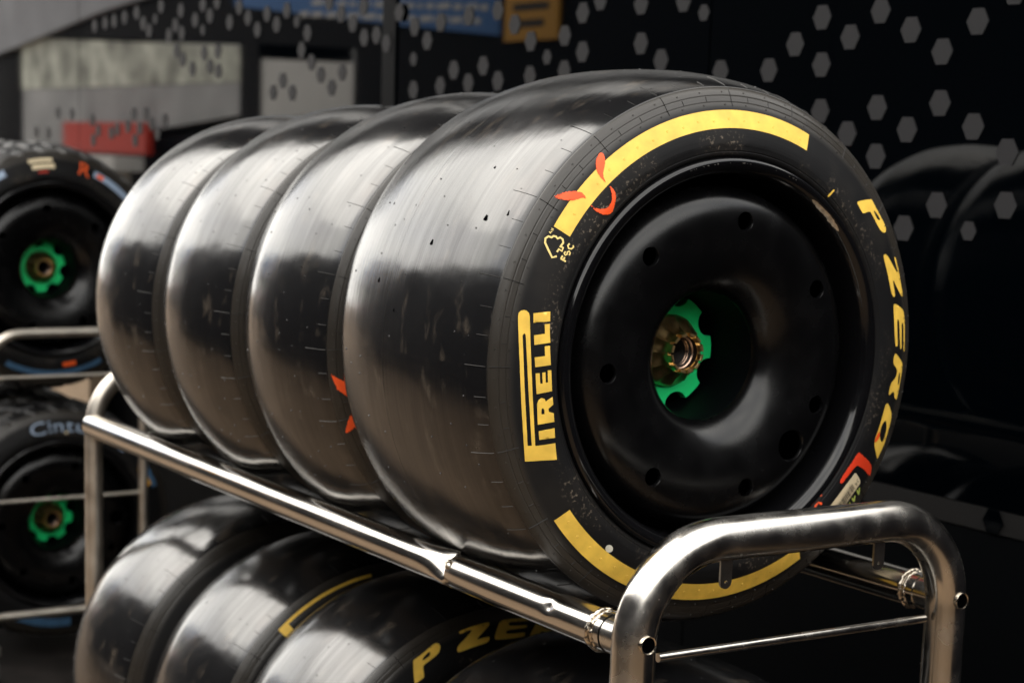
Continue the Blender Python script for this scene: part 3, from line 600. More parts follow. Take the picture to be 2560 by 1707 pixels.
def ridge_mesh():
    V, F = lathe([(.0012, .0206), (.0005, .0186), (-.0005, .0186), (-.0012, .0206)], 48); o = mesh('thread_ridge', V, F, 'bronze'); me = o.data; bpy.data.objects.remove(o); return me
RIDGE_ME = ridge_mesh()
def make_wheel(name, loc, wide, label, group, rot=0.0, detail=True, size=1.0):
    w = empty(name, loc, label, 'wheel', group)
    if size != 1.0: w.scale = (1.07, size, size)
    t = link('tyre', TYRE_W if wide else TYRE_N, w, rot=(rot, 0, 0))
    if detail:
        o = link('moulding_lines', LINES_W if wide else LINES_N, t); o['kind'] = 'stuff'
        o = link('vent_pips', PIPS_W if wide else PIPS_N, t); o['kind'] = 'stuff'
    link('rim', RIM_ME, w, rot=(rot, 0, 0)); link('wheel_cover', COVER_ME, w, rot=(rot, 0, 0)); link('back_plate', BACK_ME, w)
    link('drive_plate', PLATE_ME, w, rot=(rot, 0, 0))
    nt = link('wheel_nut', NUT_ME, w, rot=(rot, 0, 0)); link('threaded_bore', BORE_ME, nt)
    for k in range(4): link('thread_ridge', RIDGE_ME, nt, loc=(-.0835-.0042*k, 0, 0))
    for k in range(12): link('tooth', TOOTH_ME, nt, rot=(radians(15+30*k), 0, 0))
    return w, t

# ------------------------------------------------------------------ the near wheel
UP = 'slick tyres on the upper row of the near rack'; LO = 'slick tyres on the lower row of the near rack'
W1, T1 = make_wheel('racing_wheel', (0, 0, 0), True, 'wide slick tyre with full yellow lettering, green and gold hub, end of the upper row', UP)
band('yellow_stripe', 147.73, 66.35, .2787, .3000, 'yellow', T1); band('yellow_stripe', -142.7, -60.9, .2787, .3000, 'yellow', T1)
print_maker_name(T1); print_model_name(T1)
parts = []
for a0, a1 in ((147.7, 66.4), (-142.7, -60.9)):
    k = 0; a = min(a0, a1)+2.6
    while a < max(a0, a1):
        th = radians(a); parts.append(pip(Vector(surf(a, 0.2885+(.0012 if k % 2 else -.0008), .00045)), Vector((.95, .31*cos(th), .31*sin(th))), .0019, .0003)); a += 4.6; k += 1
V, F = join(parts); o = mesh('stripe_pips', V, F, 'yellow', T1, smooth=False); o['kind'] = 'stuff'
ribbon('tree_emblem', TR['fsc_tree'], 2.3, 'pale_yellow', T1)
for q, k in enumerate(('fscF', 'fscF2', 'fscF3')): ribbon('letter_stroke', TR[k], 2.0 if q else 2.2, 'pale_yellow', T1, lift=.35+.08*q)
ribbon('letter', TR['fscS'], 1.9, 'pale_yellow', T1); ribbon('letter', TR['fscC'], 2.0, 'pale_yellow', T1)
ribbon('letter_stroke', TR['tmT'], .9, 'pale_yellow', T1); ribbon('letter_stroke', TR['tmT2'], .9, 'pale_yellow', T1, lift=.43); ribbon('letter', TR['tmM'], .8, 'pale_yellow', T1)
for k in ('or1', 'or2', 'or3'): spray(k, 'orange', T1, soft=3.5 if k != 'or3' else 4.0)
spray('O_red', 'orange', T1, lift=.7, soft=4.0); spray('red', 'red', T1, lift=.5, soft=4.0)
spray('dotr', 'orange', T1, lift=.5, soft=4.0, smooth=0); spray('Cr', 'orange', T1, lift=.5, soft=4.0)
decal('yellow_tick', 'tick', 'yellow', T1, smooth=1)
for k in ('y1', 'y2', 'y3'): decal('letter', k, 'lime', T1, lift=.7, smooth=1)
LB = decal('barcode_label', 'label', 'paper', T1, lift=.45)
rnd = random.Random(2); a = -37.4
while a > -52:
    wd = rnd.choice((.10, .14, .22, .30)); band('bar', a, a-wd, .2775, .2900, 'ink', LB, lift=.7, nr=3); a -= wd+rnd.choice((.12, .16, .26))
ribbon('letter_stroke', [(-35.5, 282.5), (-35.5, 289)], .8, 'ink', LB, lift=.7); ribbon('letter_stroke', [(-35.5, 282.5), (-35.0, 282.5)], .8, 'ink', LB, lift=.75)
ribbon('letter_stroke', [(-36.5, 282.5), (-36.5, 289)], .8, 'ink', LB, lift=.7); ribbon('letter_stroke', [(-36.5, 285), (-36.0, 285), (-36.3, 289)], .8, 'ink', LB, lift=.75)
a = -38
for q in range(22): ribbon('digit', [(a, 275.2), (a-.22, 276.6)], .7, 'ink', LB, lift=.7); a -= .6
decal('round_sticker', 'sticker', 'white_dot', T1, lift=.5)
# gouge of bare metal on the rim lip and small chips of paint
def rim_patch(name, a0, a1, r0, r1, mat, parent, seed, jag=.0012):
    rnd = random.Random(seed); V, F = [], []; n = max(2, int(abs(a1-a0)*1.5)); SR = [q for q in RIM_P if .2206 < q[1]]
    for i in range(n+1):
        a = radians(a0+(a1-a0)*i/n); e = sin(pi*min(1, max(0, i/n)))**.4
        for k in range(4):
            r = (r0+r1)/2+((r1-r0)*(k/3-.5)+rnd.uniform(-jag, jag)*.5)*max(e, .15)
            for j in range(len(SR)-1):
                if SR[j+1][1] >= r: break
            (xa, ra), (xb, rb) = SR[j], SR[j+1]; x = xa+(xb-xa)*min(1, max(0, (r-ra)/(rb-ra+1e-9)))
            V.append((x+.0006, (r-.0005)*cos(a), (r-.0005)*sin(a)))
    for i in range(n):
        for k in range(3): F.append((i*4+k, i*4+k+1, (i+1)*4+k+1, (i+1)*4+k))
    return mesh(name, V, F, mat, parent)
rim1 = [c for c in W1.children if c.name.startswith('rim')][0]
rim_patch('paint_gouge', 58, 43, .2285, .2335, 'bare_metal', rim1, 1)
rnd = random.Random(9)
for q in range(16):
    a0 = rnd.uniform(62, 112); rim_patch('paint_chip', a0, a0+rnd.uniform(.25, 1.3), .2375, .2375+rnd.uniform(.0008, .002), 'bare_metal', rim1, q, .0006)

# ------------------------------------------------------------------ the other wheels of the near rack
W2, T2 = make_wheel('racing_wheel', (-.421, 0, -.0143), False, 'slick tyre pressed against the wide lettered tyre on the upper row, orange shoulder marks', UP, rot=.35, size=.969)
o2 = math.degrees(.35)
TR['w2a'] = [(a-o2, r) for a, r in ((-172.2, 325), (-171.0, 318), (-169.8, 309), (-165.6, 309), (-168.1, 321))]
TR['w2b'] = [(a-o2, r) for a, r in ((-161.8, 309), (-157.6, 309), (-156.6, 322), (-156.8, 325), (-158.9, 320))]
spray('w2a', 'orange', T2, lift=.9, soft=4.0, smooth=0); spray('w2b', 'orange', T2, lift=.9, soft=4.0, smooth=0)
W3, T3 = make_wheel('racing_wheel', (-.748, 0, -.0237), False, 'slick tyre third from the lettered end of the upper row', UP, rot=1.2, size=.949)
W4, T4 = make_wheel('racing_wheel', (-1.075, 0, -.0332), False, 'slick tyre on the upper row nearest the thin far post', UP, rot=2.1, size=.929)
ZL = -.715; ZW = ZL-.0211
WA, TA = make_wheel('racing_wheel', (-1.18, 0, ZW), False, 'slick tyre on the lower row beside the thin far post', LO, rot=1.7, size=.9544)
WB, TB = make_wheel('racing_wheel', (-.812, 0, ZW), False, 'slick tyre on the lower row showing a thin yellow bar on its shoulder', LO, rot=.6, size=.9544)
band('yellow_stripe', 130-math.degrees(.6), 97-math.degrees(.6), .3105, .3155, 'yellow', TB, nr=3); band('yellow_stripe', 132-math.degrees(.6), 128.5-math.degrees(.6), .300, .3155, 'yellow', TB, lift=.6)
WC, TC = make_wheel('racing_wheel', (-.482, 0, ZW), False, 'slick tyre on the lower row with yellow letters P Z E', LO, rot=.9, size=.9544)
print_model_name(TC, rot=80-math.degrees(.9))
WD, TD = make_wheel('racing_wheel', (.06, 0, ZW), True, 'wide black slick tyre on the lower row below the lettered tyre', LO, rot=.2, size=.9544)
print_maker_name(TD, rot=110-math.degrees(.2))

# ------------------------------------------------------------------ racks
GZ = -1.25
RY, RZ, RR = .2397, -.2869, .0230
def u_path(x, yc, half, ztop, zbot, rb, n=14):
    P = [(x, yc-half, zbot)]
    zb = ztop-rb
    for i in range(1, 9): P.append((x, yc-half, zbot+(zb-zbot)*i/9))
    for i in range(n+1):
        a = pi-(pi/2)*i/n; P.append((x, yc-half+rb+rb*cos(a), zb+rb*sin(a)))
    for i in range(1, 8): P.append((x, yc-half+rb+(2*half-2*rb)*i/8, ztop))
    for i in range(n+1):
        a = pi/2-(pi/2)*i/n; P.append((x, yc+half-rb+rb*cos(a), zb+rb*sin(a)))
    for i in range(1, 10): P.append((x, yc+half, zb-(zb-zbot)*i/9))
    return P
def x_tube(x0, x1, y, z, r, n=32, seg=2):
    return tube([(x0+(x1-x0)*i/seg, y, z) for i in range(seg+1)], r, n)
def ring(x, y, z, R, r, n=36, wob=0.0, seed=1, m_=10):
    rnd = random.Random(seed); V, F = [], []
    for i in range(n):
        a = 2*pi*i/n; w = 1+wob*rnd.uniform(-1, 1); ox = wob*.004*rnd.uniform(-1, 1)
        for k in range(m_):
            b = 2*pi*k/m_; V.append((x+ox+r*w*cos(b), y+(R+r*w*sin(b))*cos(a), z+(R+r*w*sin(b))*sin(a)))
    for i in range(n):
        j = (i+1) % n
        for k in range(m_): F.append((i*m_+k, i*m_+(k+1) % m_, j*m_+(k+1) % m_, j*m_+k))
    return V, F
def sleeve(x0, x1, y, z, ro, ri, n=36):
    V, F = [], []
    for i in range(n):
        a = 2*pi*i/n
        for x, r in ((x0, ro), (x1-.001, ro), (x1, (ro+ri)/2+.0005), (x1-.0006, ri), (x0, ri)): V.append((x, y+r*cos(a), z+r*sin(a)))
    for i in range(n):
        j = (i+1) % n
        for k in range(4): F.append((i*5+k, i*5+k+1, j*5+k+1, j*5+k))
    return V, F
def tab(x, y, z, w, h, t=.003):
    V, F = [], []; n = 12; out = [(-w/2, 0)]
    for i in range(n+1):
        a = pi+pi*i/n; out.append((w/2*cos(a), -(h-w/2)+w/2*sin(a)))
    out.append((w/2, 0)); k = len(out); hc = (0, -(h-w/2)); hr = w*.14
    hole = [(hc[0]+hr*cos(2*pi*i/12), hc[1]+hr*sin(2*pi*i/12)) for i in range(12)]
    # tessellate ring between outline and hole
    vs = [Vector(p) for p in out+hole]; es = [(i, (i+1) % k) for i in range(k)]+[(k+i, k+(i+1) % 12) for i in range(12)]
    ov, oe, of, *_ = delaunay_2d_cdt(vs, es, [], 0, 1e-6)
    fs = [f for f in of if inside((sum(ov[i].x for i in f)/3, sum(ov[i].y for i in f)/3), out) and hypot(sum(ov[i].x for i in f)/3-hc[0], sum(ov[i].y for i in f)/3-hc[1]) > hr*.9]
    for s in (0, 1): V += [(x+(t/2 if s else -t/2), y+p.x, z+p.y) for p in ov]
    m_ = len(ov)
    for f in fs: F.append(tuple(i+m_ for i in f)); F.append(tuple(f)[::-1])
    for i in range(k): j = (i+1) % k; F.append((i, j, m_+j, m_+i))
    for i in range(12): j = k+(i+1) % 12; i2 = k+i; F.append((i2, m_+i2, m_+j, j))
    return V, F
rack = empty('tyre_rack', (0, 0, GZ), 'polished steel tube rack carrying the wide lettered tyre and seven slicks', 'rack', 'tyre racks')
def rp_(name, VF, mat, parent=rack, **k):
    V, F = VF; V = [Vector(v)-Vector((0, 0, GZ)) for v in V]
    return mesh(name, V, F, mat, parent, **k)
XF, XB = .167, -1.544
# near upper rail with the crushed spot and a small dimple
V, F = [], []; n = 64; xs_ = [XB]+[XB+(.13-XB)*i/300 for i in range(1, 300)]+[.13]
xs_ = sorted(set(xs_+[-.216, -.214, -.2125, -.211, -.209, -.206, .024, .026, .028]))
for x in xs_:
    for k in range(n):
        a = 2*pi*k/n; dy, dz = cos(a), sin(a); r = RR
        dn = atan2(sin(a-radians(146)), cos(a-radians(146)))           # angle from the crushed side (toward -Y, up)
        if x < -.212:
            s = max(0, 1-(-.212-x)/.078); press = s**2.0
            r -= RR*.43*press*math.exp(-(dn/.72)**2); r += RR*.19*press*(math.exp(-((abs(dn)-1.10)/.25)**2))
        else:
            s = max(0, 1-(x+.212)/.016); press = s**1.2
            r -= RR*.10*press*math.exp(-(dn/.8)**2)
            s2 = max(0, 1-(x+.212)/.10); r -= RR*.05*s2*math.exp(-((abs(dn)-1.2)/.6)**2)
        q = ((x-.026)/.010)**2+((dn-.15)/.35)**2
        r -= RR*.10*math.exp(-q*1.2)
        V.append((x, -RY+r*dy, RZ+r*dz))
for i in range(len(xs_)-1):
    for k in range(n):
        k2 = (k+1) % n; F.append((i*n+k, i*n+k2, (i+1)*n+k2, (i+1)*n+k))
rail1 = rp_('rail', (V, F), 'rail_steel', sharp=50)
rp_('weld_stub', join([ring(-.205, -RY+cos(radians(146))*RR*.93, RZ+sin(radians(146))*RR*.93, .0045, .0022, 14, .3, 4)]), 'steel_weld', rail1)
rp_('rail', x_tube(XB, .13, RY, RZ, RR, 48), 'rail_steel', sharp=50)
for s in (-1, 1):
    rp_('rail', x_tube(XB, .16, s*RY, RZ+ZL, RR, 32), 'steel', sharp=50)
    c = rp_('rail_socket', join([x_tube(.112, XF-.012, s*RY, RZ, RR-.0012, 40)]), 'steel', sharp=50)
    rp_('weld_bead', join([ring(.110, s*RY, RZ, RR+.0002, .0030, 60, .35, 3+s), ring(.117, s*RY, RZ, RR-.0006, .0022, 60, .4, 8+s)]), 'steel_weld', c)
front = rp_('end_frame', tube(u_path(XF, 0, RY, -.181, GZ+.13, .112, 18), .0252, 36), 'steel', sharp=50)
far = rp_('end_frame', tube(u_path(XB, 0, RY, -.181, GZ+.13, .11, 18), .0168, 28), 'satin_steel', sharp=50)
for xx, yy in ((XF, .205), (XB, .225)):
    for dz in (0, ZL):
        P = [(xx, -yy+2*yy*i/4, -.3095+dz) for i in range(5)]
        rp_('cross_bar', tube(P, .0052 if xx > 0 else .004, 20), 'steel', sharp=50)
for s in (-1, 1):
    sl = rp_('socket_end', sleeve(XF+.015, XF+.0285, s*RY, RZ+.002, .0106, .0086), 'steel_weld', sharp=40)
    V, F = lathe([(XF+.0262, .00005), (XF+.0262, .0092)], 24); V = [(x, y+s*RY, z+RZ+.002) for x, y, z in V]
    rp_('socket_shade', (V, F), 'dark', sl)  # black disc, the hole's inner shade put into its colour
    rp_('hook_tab', tab(XF+.004, s*.1172, -.205, .0165, .0335), 'steel_tab', smooth=False)
for xx in (XF, XB):
    for s in (-1, 1):
        V, F = lathe([(-.016, .001), (-.016, .05), (-.010, .06), (.010, .06), (.016, .05), (.016, .001)], 28)
        V = [(xx+.01+y, s*RY+x, GZ+.06+z) for x, y, z in V]; rp_('castor', (V, F), 'castor', sharp=35)
        rp_('castor_fork', box(xx-.014, xx+.014, s*RY-.024, s*RY-.019, GZ+.05, GZ+.135), 'steel', smooth=False)

# second rack further along the wall, with wet-weather tyres
X2, Y2, Z2, H2 = -3.15, .262, -.105, .2225
rack2 = empty('tyre_rack', (X2, Y2, GZ), 'thin steel tube rack carrying blue lettered wet tyres near the trailer', 'rack', 'tyre racks')
def rq_(name, VF, mat, parent=rack2, **k):
    V, F = VF; V = [Vector(v)-Vector((X2, Y2, GZ)) for v in V]
    return mesh(name, V, F, mat, parent, **k)
rq_('end_frame', tube(u_path(X2, Y2, H2, -.283, GZ+.10, .10, 14), .0130, 24), 'satin_steel', sharp=50)
for z, r in ((-.402, .0052), (-.742, .0055)):
    rq_('cross_bar', tube([(X2, Y2-H2+.01+(2*H2-.02)*i/4, z) for i in range(5)], r, 16), 'satin_steel', sharp=50)
rq_('lower_bar', tube([(X2+.002, Y2-H2+.004+(2*H2-.008)*i/4, -1.062) for i in range(5)], .0115, 20), 'satin_steel', sharp=50)
for s in (-1, 1):
    for z in (Z2-.290, Z2-.725-.290):
        rq_('rail', x_tube(X2-1.6, X2, Y2+s*(H2-.004), z, .0125, 20), 'satin_steel', sharp=50)
    V, F = lathe([(-.014, .001), (-.014, .045), (-.009, .052), (.009, .052), (.014, .045), (.014, .001)], 24)
    rq_('castor', ([(X2+y, Y2+s*H2+x, GZ+.052+z) for x, y, z in V], F), 'castor', sharp=35)
    rq_('foot_plate', join([tube([(X2, Y2+s*H2, GZ+.085), (X2, Y2+s*H2, GZ+.105)], .03, 20)]), 'satin_steel', sharp=50)

# wet tyres: same outline with blocks cut into the tread
def wet_mesh():
    g = list(PN); n = 384; V, F = [], []; k = len(g)
    for i in range(n):
        a = 2*pi*i/n
        for q, (x, r) in enumerate(g):
            if r > .322:
                s = (i+int((x+.14)*90)) % 12
                if s < 3: r -= .0075*min(1, (r-.322)/.006)
                if abs((x+.1425) % .058-.029) < .005 and r > .335: r -= .007
            V.append((x, r*cos(a), r*sin(a)))
    for i in range(n):
        j = (i+1) % n
        for q in range(k-1): F.append((i*k+q, i*k+q+1, j*k+q+1, j*k+q))
    me = bpy.data.meshes.new('wet_tyre'); me.from_pydata(V, [], F); me.update()
    me.polygons.foreach_set('use_smooth', [True]*len(me.polygons)); me.set_sharp_from_angle(angle=radians(35)); me.materials.append(MAT['wet_rubber']); return me
WET = wet_mesh()
def text_shape(s, size):
    cu = bpy.data.curves.new('t', 'FONT'); cu.body = s; cu.size = size; cu.resolution_u = 3
    o = bpy.data.objects.new('t', cu); col.objects.link(o); dg = bpy.context.evaluated_depsgraph_get(); dg.update()
    me = bpy.data.meshes.new_from_object(o.evaluated_get(dg)); bpy.data.objects.remove(o)
    return me
def curved_text(s, ang, r0, size, mat, parent, lift=.5, bold=1.0, top=True):
    """letters standing on the circle r0, read clockwise; one part per letter"""
    a = ang
    for ch in s:
        me = text_shape(ch, size); xs = [v.co.x for v in me.vertices]; wdt = (max(xs)-min(xs)) if xs else size*.3
        x0 = min(xs) if xs else 0; V = []
        for v in me.vertices:
            d = math.degrees(((v.co.x-x0)*bold)/(r0+size*.35)); V.append(surf(a-d, r0+v.co.y, lift/1000))
        F = [tuple(p.vertices) for p in me.polygons]
        if F: mesh('letter', V, F, mat, parent, smooth=False)
        bpy.data.meshes.remove(me)
        a -= math.degrees((wdt*bold+size*.16)/(r0+size*.35))
G2 = 'wet-weather wheels on the thin steel rack'
def wet_wheel(dx, z, label, rot):
    w, t = make_wheel('wet_wheel', (X2-.15+dx, Y2+(.016 if z > -.5 else .034), z-.017), False, label, G2, rot=rot, detail=False)
    t.data = WET; return w, t
U1, UT1 = wet_wheel(0, Z2, 'wet tyre with an orange letter R and blue arc, upper row of the thin rack', .25)
d0 = math.degrees(.25)
curved_text('R', 75-d0, .274, .050, 'orange_flat', UT1, bold=1.3)
band('paint_mark', 64-d0, 60-d0, .284, .296, 'orange_flat', UT1); band('blue_stripe', 66-d0, 30-d0, .282, .300, 'lightblue', UT1, lift=.25)
band('cream_label', 102-d0, 89-d0, .279, .292, 'paper', UT1); band('cream_label', 103-d0, 90-d0, .297, .307, 'paper', UT1)
band('paint_mark', 99-d0, 93-d0, .268, .273, 'red_flat', UT1); band('round_mark', 124-d0, 117-d0, .286, .304, 'lightblue', UT1)
band('blue_stripe', -118-d0, -62-d0, .283, .298, 'midblue', UT1); band('paint_mark', -85-d0, -77-d0, .262, .274, 'orange_flat', UT1)
L1_, LT1 = wet_wheel(0, Z2-.725, 'wet tyre with pale blue curved lettering, lower row of the thin rack', .8)
d1 = math.degrees(.8)
curved_text('Cinturato', 108-d1, .268, .050, 'lightblue', LT1, bold=1.45)
band('blue_stripe', 37-d1, 18-d1, .287, .302, 'midblue', LT1); band('orange_patch', 33-d1, 20-d1, .270, .286, 'orange_board', LT1); band('blue_stripe', -118-d1, -85-d1, .275, .300, 'midblue', LT1)
o = band('white_spot', 88-d1, 86-d1, .262, .268, 'paper', LT1)
wet_wheel(-.32, Z2, 'wet tyre second along the upper row of the thin rack', 1.4)
wet_wheel(-.32, Z2-.725, 'wet tyre second along the lower row of the thin rack', 2.4)

# ------------------------------------------------------------------ ground
S = 120
fm = mesh('dark_floor_sheet', *box(-9, .9, -.62, .84, GZ+.002, GZ+.008), 'mat', smooth=False); fm['kind'] = 'structure'  # added dark sheet over the ground under the racks
g = mesh('ground', [(-S, -S, GZ), (S, -S, GZ), (S, S, GZ), (-S, S, GZ)], [(0, 1, 2, 3)], 'ground', smooth=False); g['kind'] = 'structure'

# ------------------------------------------------------------------ glossy trailer behind the racks
YW = .85; TOP = 2.75
tr_ = empty('trailer', (-4, YW+1.2, GZ), 'long glossy black trailer side with scattered grey hexagons behind the racks', 'trailer')
def tp_(name, VF, mat, parent=tr_, **k):
    V, F = VF; V = [Vector(v)-Vector((-4, YW+1.2, GZ)) for v in V]
    return mesh(name, V, F, mat, parent, **k)
seams = [-9.2, -6.6, -4.7, -2.415, -1.13, .06]
for i in range(len(seams)-1):
    a, b = seams[i]+.0025, seams[i+1]-.0025
    tp_('panel', box(a, b, YW, YW+.03, -.345+.036, TOP), 'gloss_black', smooth=False)
    tp_('lower_panel', box(a, b, YW+.001, YW+.03, GZ+.25, -.345-.006), 'matte_black', smooth=False)
tp_('body', box(-9.2, .05, YW+.032, YW+2.45, GZ+.28, TOP-.02), 'dark_trailer', smooth=False)
tp_('skirting_strip', box(-9.2, .06, YW-.002, YW+.028, -.349, -.311), 'strip', smooth=False)
tp_('corner_post', box(-2.448, -2.382, YW-.006, YW-.0005, -.30, TOP), 'matte_black', smooth=False)
def hexmesh(name, mat):
    V, F = [], []
    for y in (-.0006, .0004):
        for k in range(6): V.append((.0243*cos(k*pi/3), y, .0243*sin(k*pi/3)*.995))
    F.append((0, 1, 2, 3, 4, 5)); F.append((11, 10, 9, 8, 7, 6))
    for k in range(6): F.append((k, 6+k, 6+(k+1) % 6, (k+1) % 6))
    o = mesh(name, V, F, mat, smooth=False); me = o.data; bpy.data.objects.remove(o); return me
HM = hexmesh('hexagon', 'hex'); HD = hexmesh('hexagon_dark', 'gloss_black')
done = []
def put_hex(x, z, sc=1.0, me=HM, y=None):
    for a, b in done:
        if hypot(a-x, b-z) < .03: return
    done.append((x, z)); yy = YW-.0012 if not (-2.475 < x < -2.355) else YW-.0075
    o = link('hexagon', me, tr_, loc=(x+4, (yy if y is None else y)-(YW+1.2), z-GZ)); o.scale = (sc, 1, sc)
for h in HEX: put_hex(h[0], h[1], .72 if len(h) > 2 else 1.0)
put_hex(-.321, -.33, .95, HD, YW-.0035)
rnd = random.Random(31)                                   # the print goes on above and beyond the frame
for q in range(150):
    x, z = rnd.uniform(-6.4, .0), rnd.uniform(.62, 1.25)
    if z < .64+max(0, -x-.8)*.075: continue
    if z > .70 + max(0, (-x-3.5))*.05 or x > -.3: put_hex(x, z, rnd.choice((1, 1, 1, .72)))

# ------------------------------------------------------------------ what stands across the lane (seen mirrored in the trailer, the tyres and the tubes)
YO = -3.2
op = empty('trailer', (-2, YO-1.2, GZ), 'plain dark trailer parked across the lane facing the racks', 'trailer')
def op_(name, VF, mat, **k):
    V, F = VF; V = [Vector(v)-Vector((-2, YO-1.2, GZ)) for v in V]
    return mesh(name, V, F, mat, op, **k)
for i in range(6): op_('panel', box(-9.9+i*2.3+.004, -9.9+(i+1)*2.3-.004, YO-.03, YO, GZ+.35, 1.55), 'dark_trailer', smooth=False)
op_('body', box(-9.9, 3.9, YO-2.4, YO-.032, GZ+.4, 1.53), 'dark_trailer', smooth=False)
for i in range(4): op_('wheel', ([(-8.9+y+i*1.2*(1 if i < 2 else 3.0), YO-.25+x, GZ+.45+z) for x, y, z in lathe([(-.15, .05), (-.15, .42), (-.1, .45), (.1, .45), (.15, .42), (.15, .05)], 28)[0]], lathe([(-.15, .05), (-.15, .42), (-.1, .45), (.1, .45), (.15, .42), (.15, .05)], 28)[1]), 'castor', sharp=35)
# boards fixed on it
def prism(c, y0, y1):
    k = len(c); V = [(x, y1, z) for x, z in c]+[(x, y0, z) for x, z in c]
    return V, [tuple(range(k)), tuple(range(2*k-1, k-1, -1))]+[(i, k+i, k+(i+1) % k, (i+1) % k) for i in range(k)]
bb = mesh('banner', *prism([(-12.4, 1.33), (-9.75, 1.08), (-8.36, .96), (-8.36, 1.8), (-12.4, 1.8)], YO+.01, YO+.03), 'blue', smooth=False); tag(bb, 'blue banner with rows of white print across the lane', 'banner')
rnd = random.Random(5)
for r_ in range(5):
    x = -11.2+r_*.2
    while x < -8.55:
        wd = rnd.uniform(.05, .2); mesh('print_line', *box(x, min(x+wd, -8.5), YO+.031, YO+.033, 1.12+r_*.085-(x+10)*.06, 1.16+r_*.085-(x+10)*.06), 'white', bb, smooth=False); x += wd+rnd.uniform(.03, .07)
ob = mesh('sign_board', *box(-8.30, -7.70, YO+.01, YO+.03, .92, 1.5), 'orange_board', smooth=False); tag(ob, 'orange sign board with dark print beside the blue banner', 'sign')
for r_, (xa, xb) in enumerate(((-8.15, -7.85), (-8.2, -7.8), (-8.1, -7.9))): mesh('print_line', *box(xa, xb, YO+.031, YO+.033, 1.0+r_*.1, 1.045+r_*.1), 'ink', ob, smooth=False)
# pale buildings and boards beyond the dark trailer
def slab(name, corners, y, t, mat, label, cat):
    V = [(x, y, z) for x, z in corners]+[(x, y-t, z) for x, z in corners]
    k = len(corners); F = [tuple(range(k)), tuple(range(2*k-1, k-1, -1))]+[(i, k+i, k+(i+1) % k, (i+1) % k) for i in range(k)]
    o = mesh(name, V, F, mat, smooth=False); tag(o, label, cat); return o
hb = empty('office_unit', (-22.5, -6.6, GZ), 'pale grey office unit with dark frame beyond the dark trailer', 'building')
def hp(name, VF, mat):
    V, F = VF; V = [Vector(v)-Vector((-22.5, -6.6, GZ)) for v in V]; return mesh(name, V, F, mat, hb, smooth=False)
hp('tree_sky_panel', prism([(-26.7, .95), (-18.6, .95), (-18.6, 1.36), (-26.7, 1.72)], -7.2, -6.02), 'mottled')  # mottled panel standing in for bright trees and sky
hp('lower_wall', prism([(-26.7, .0), (-18.6, .57), (-18.6, .945), (-26.7, .945)], -7.2, -6.03), 'greywall')
hp('wall', prism([(-18.05, .52), (-15.7, .61), (-15.7, 1.1), (-18.05, 1.2)], -7.2, -6.02), 'white')
hp('frame', box(-31, -26.75, -7.2, -6.0, GZ, 1.45), 'dark_trailer'); hp('frame', box(-18.55, -18.05, -7.2, -5.98, GZ, 2.4), 'dark_trailer')
hp('frame', box(-15.7, -10.1, -7.2, -5.98, GZ, 2.4), 'dark_trailer')
hp('roof_band', prism([(-26.75, 1.75), (-18.5, 1.39), (-15.7, 1.25), (-15.7, 2.4), (-20, 2.4)], -7.2, -5.99), 'dark_trailer'); hp('base_band', prism([(-26.75, GZ), (-15.7, GZ), (-15.7, .55), (-26.75, -.03)], -7.2, -6.0), 'dark_trailer')
o = mesh('board', *box(-23.9, -20.8, -5.8, -5.7, .06, .46), 'red_board', smooth=False); tag(o, 'red board standing in front of the pale office unit', 'board')
o = mesh('bench', *join([box(-25, -20.6, -5.6, -5.2, -.15, .03), box(-24.8, -24.7, -5.5, -5.3, GZ, -.15), box(-20.9, -20.8, -5.5, -5.3, GZ, -.15)]), 'white', smooth=False); tag(o, 'long white bench in front of the red board', 'bench')
aw = empty('awning', (-29, -7, GZ), 'white canopy on posts at the far end of the lane', 'awning')
def ap(name, VF, mat):
    V, F = VF; V = [Vector(v)-Vector((-29, -7, GZ)) for v in V]; return mesh(name, V, F, mat, aw, smooth=False)
ap('canopy', prism([(-36, 1.35), (-27.7, 1.47), (-23.0, 1.93), (-19.6, 2.15), (-19.6, 3.6), (-36, 3.6)], -7.6, -5.9), 'pale_grey')
for x in (-35.8, -27.6): ap('post', box(x, x+.12, -5.8, -5.68, GZ, 1.5), 'white')

# canopy and dark trailer, both unseen, added to block and shape sky light
cn = empty('awning', (-3.5, .1, 1.7), 'dark canopy added out of view to shade the racks', 'awning')
def cp(name, VF, mat):
    V, F = VF; V = [Vector(v)-Vector((-3.5, .1, 1.7)) for v in V]; return mesh(name, V, F, mat, cn, smooth=False)
cp('canopy', box(-8.8, -.05, -.27, .58, 1.72, 1.76), 'dark_trailer')
for x in (-8.5, -5.3, -2.6, -.15): cp('arm', box(x, x+.05, -.25, YW, 1.765, 1.82), 'dark_trailer')
cl_ = empty('trailer', (5.2, -1.2, GZ), 'tall dark trailer added out of view to keep the wheel faces dark', 'trailer')
def cq(name, VF, mat):
    V, F = VF; V = [Vector(v)-Vector((5.2, -1.2, GZ)) for v in V]; return mesh(name, V, F, mat, cl_, smooth=False)
for i in range(5): cq('panel', box(4.0, 4.03, -4.4+i*2.2+.004, -4.4+(i+1)*2.2-.004, GZ+.3, 1.45), 'dark_trailer')
cq('body', box(4.032, 6.4, -4.4, 6.6, GZ+.32, 1.43), 'dark_trailer')

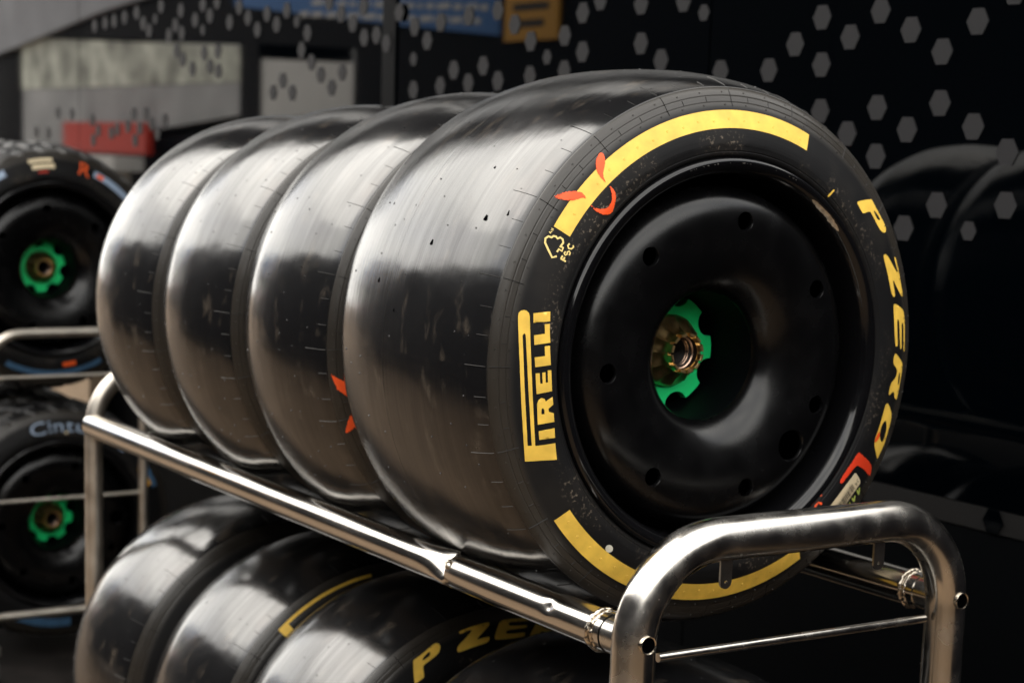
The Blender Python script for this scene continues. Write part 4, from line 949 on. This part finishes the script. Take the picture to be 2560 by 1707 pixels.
# moulded words round the bead of the near tyre
curved_text('TYRES FOR', 129.5, .2575, .0062, 'rubber', T1, lift=.55, bold=1.25)
curved_text('COMPETITION', 116.4, .2575, .0062, 'rubber', T1, lift=.55, bold=1.25)
band('moulded_border', 117.8, 102.2, .2553, .2558, 'rubber', T1, lift=.55, nr=1); band('moulded_border', 117.8, 102.2, .2662, .2667, 'rubber', T1, lift=.55, nr=1)
curved_text('USE ONLY', 100.4, .2575, .0062, 'rubber', T1, lift=.55, bold=1.25)
curved_text('405/720R18', 87.4, .2575, .0062, 'rubber', T1, lift=.55, bold=1.25)
cb = mesh('ground_reflection', *box(-5.6, -4.33, .75, .80, GZ+.009, -.50), 'reflected_ground', smooth=False); tag(cb, 'tan panel standing in for sunlit ground mirrored in the trailer', 'board')  # tan sheet painted as the ground's reflection in the trailer

for i in range(3): cq('side_panel', box(.2+i*1.25+.004, .2+(i+1)*1.25-.004, 3.0, 3.03, GZ+.3, 1.95), 'dark_trailer')  # unseen dark side block, added to keep sky off the wheel cover
cq('side_body', box(.2, 3.99, 3.032, 5.2, GZ+.32, 1.93), 'dark_trailer')

gc = empty('light_blocker', (1.6, 1.2, GZ), 'added dark cabinet standing past the end of the hexagon trailer', 'blocker')  # unseen dark block, added to stop low light reaching the wheel cover
def gp(name, VF, mat):
    V, F = VF; V = [Vector(v)-Vector((1.6, 1.2, GZ)) for v in V]; return mesh(name, V, F, mat, gc, smooth=False)
gp('body', box(.12, 3.2, .875, 1.55, GZ+.08, .62), 'dark_trailer')
for i in range(4): gp('blocker_front', box(.13+i*.77, .13+(i+1)*.77-.012, .85, .873, GZ+.12, .59), 'dark_trailer')
gp('blocker_base', box(.16, 3.16, .90, 1.52, GZ+.01, GZ+.079), 'dark_trailer')

# small pits and the faint mould seam round the near tread
PITS = ((-.072, 151.1, .0026), (-.042, 149.2, .0024), (-.154, 157.7, .0025), (-.253, 166.6, .0022), (-.20, 172, .0014), (-.11, 140, .0013), (-.29, 150, .0012))
for x, a, r in PITS:
    th = radians(a); V, F = [], []
    i = min(range(len(PW)), key=lambda q: abs(PW[q][0]-x)); R_ = PW[i][1]
    for k in range(10):
        b = 2*pi*k/10+.3; rr = r*(1+.25*sin(3*b)); aa = th+rr*1.5*sin(b)/R_; xx = x+rr*cos(b)
        V.append((xx, (R_+.0005)*cos(aa), (R_+.0005)*sin(aa)))
    mesh('pit', V, [tuple(range(10))], 'dark', T1, smooth=False)  # flat black disc: the pit's shade put into its colour
V, F = lathe([(-.2218, .3512), (-.2214, .3512)], 240); mesh('mould_seam', V, F, 'seam', T1)
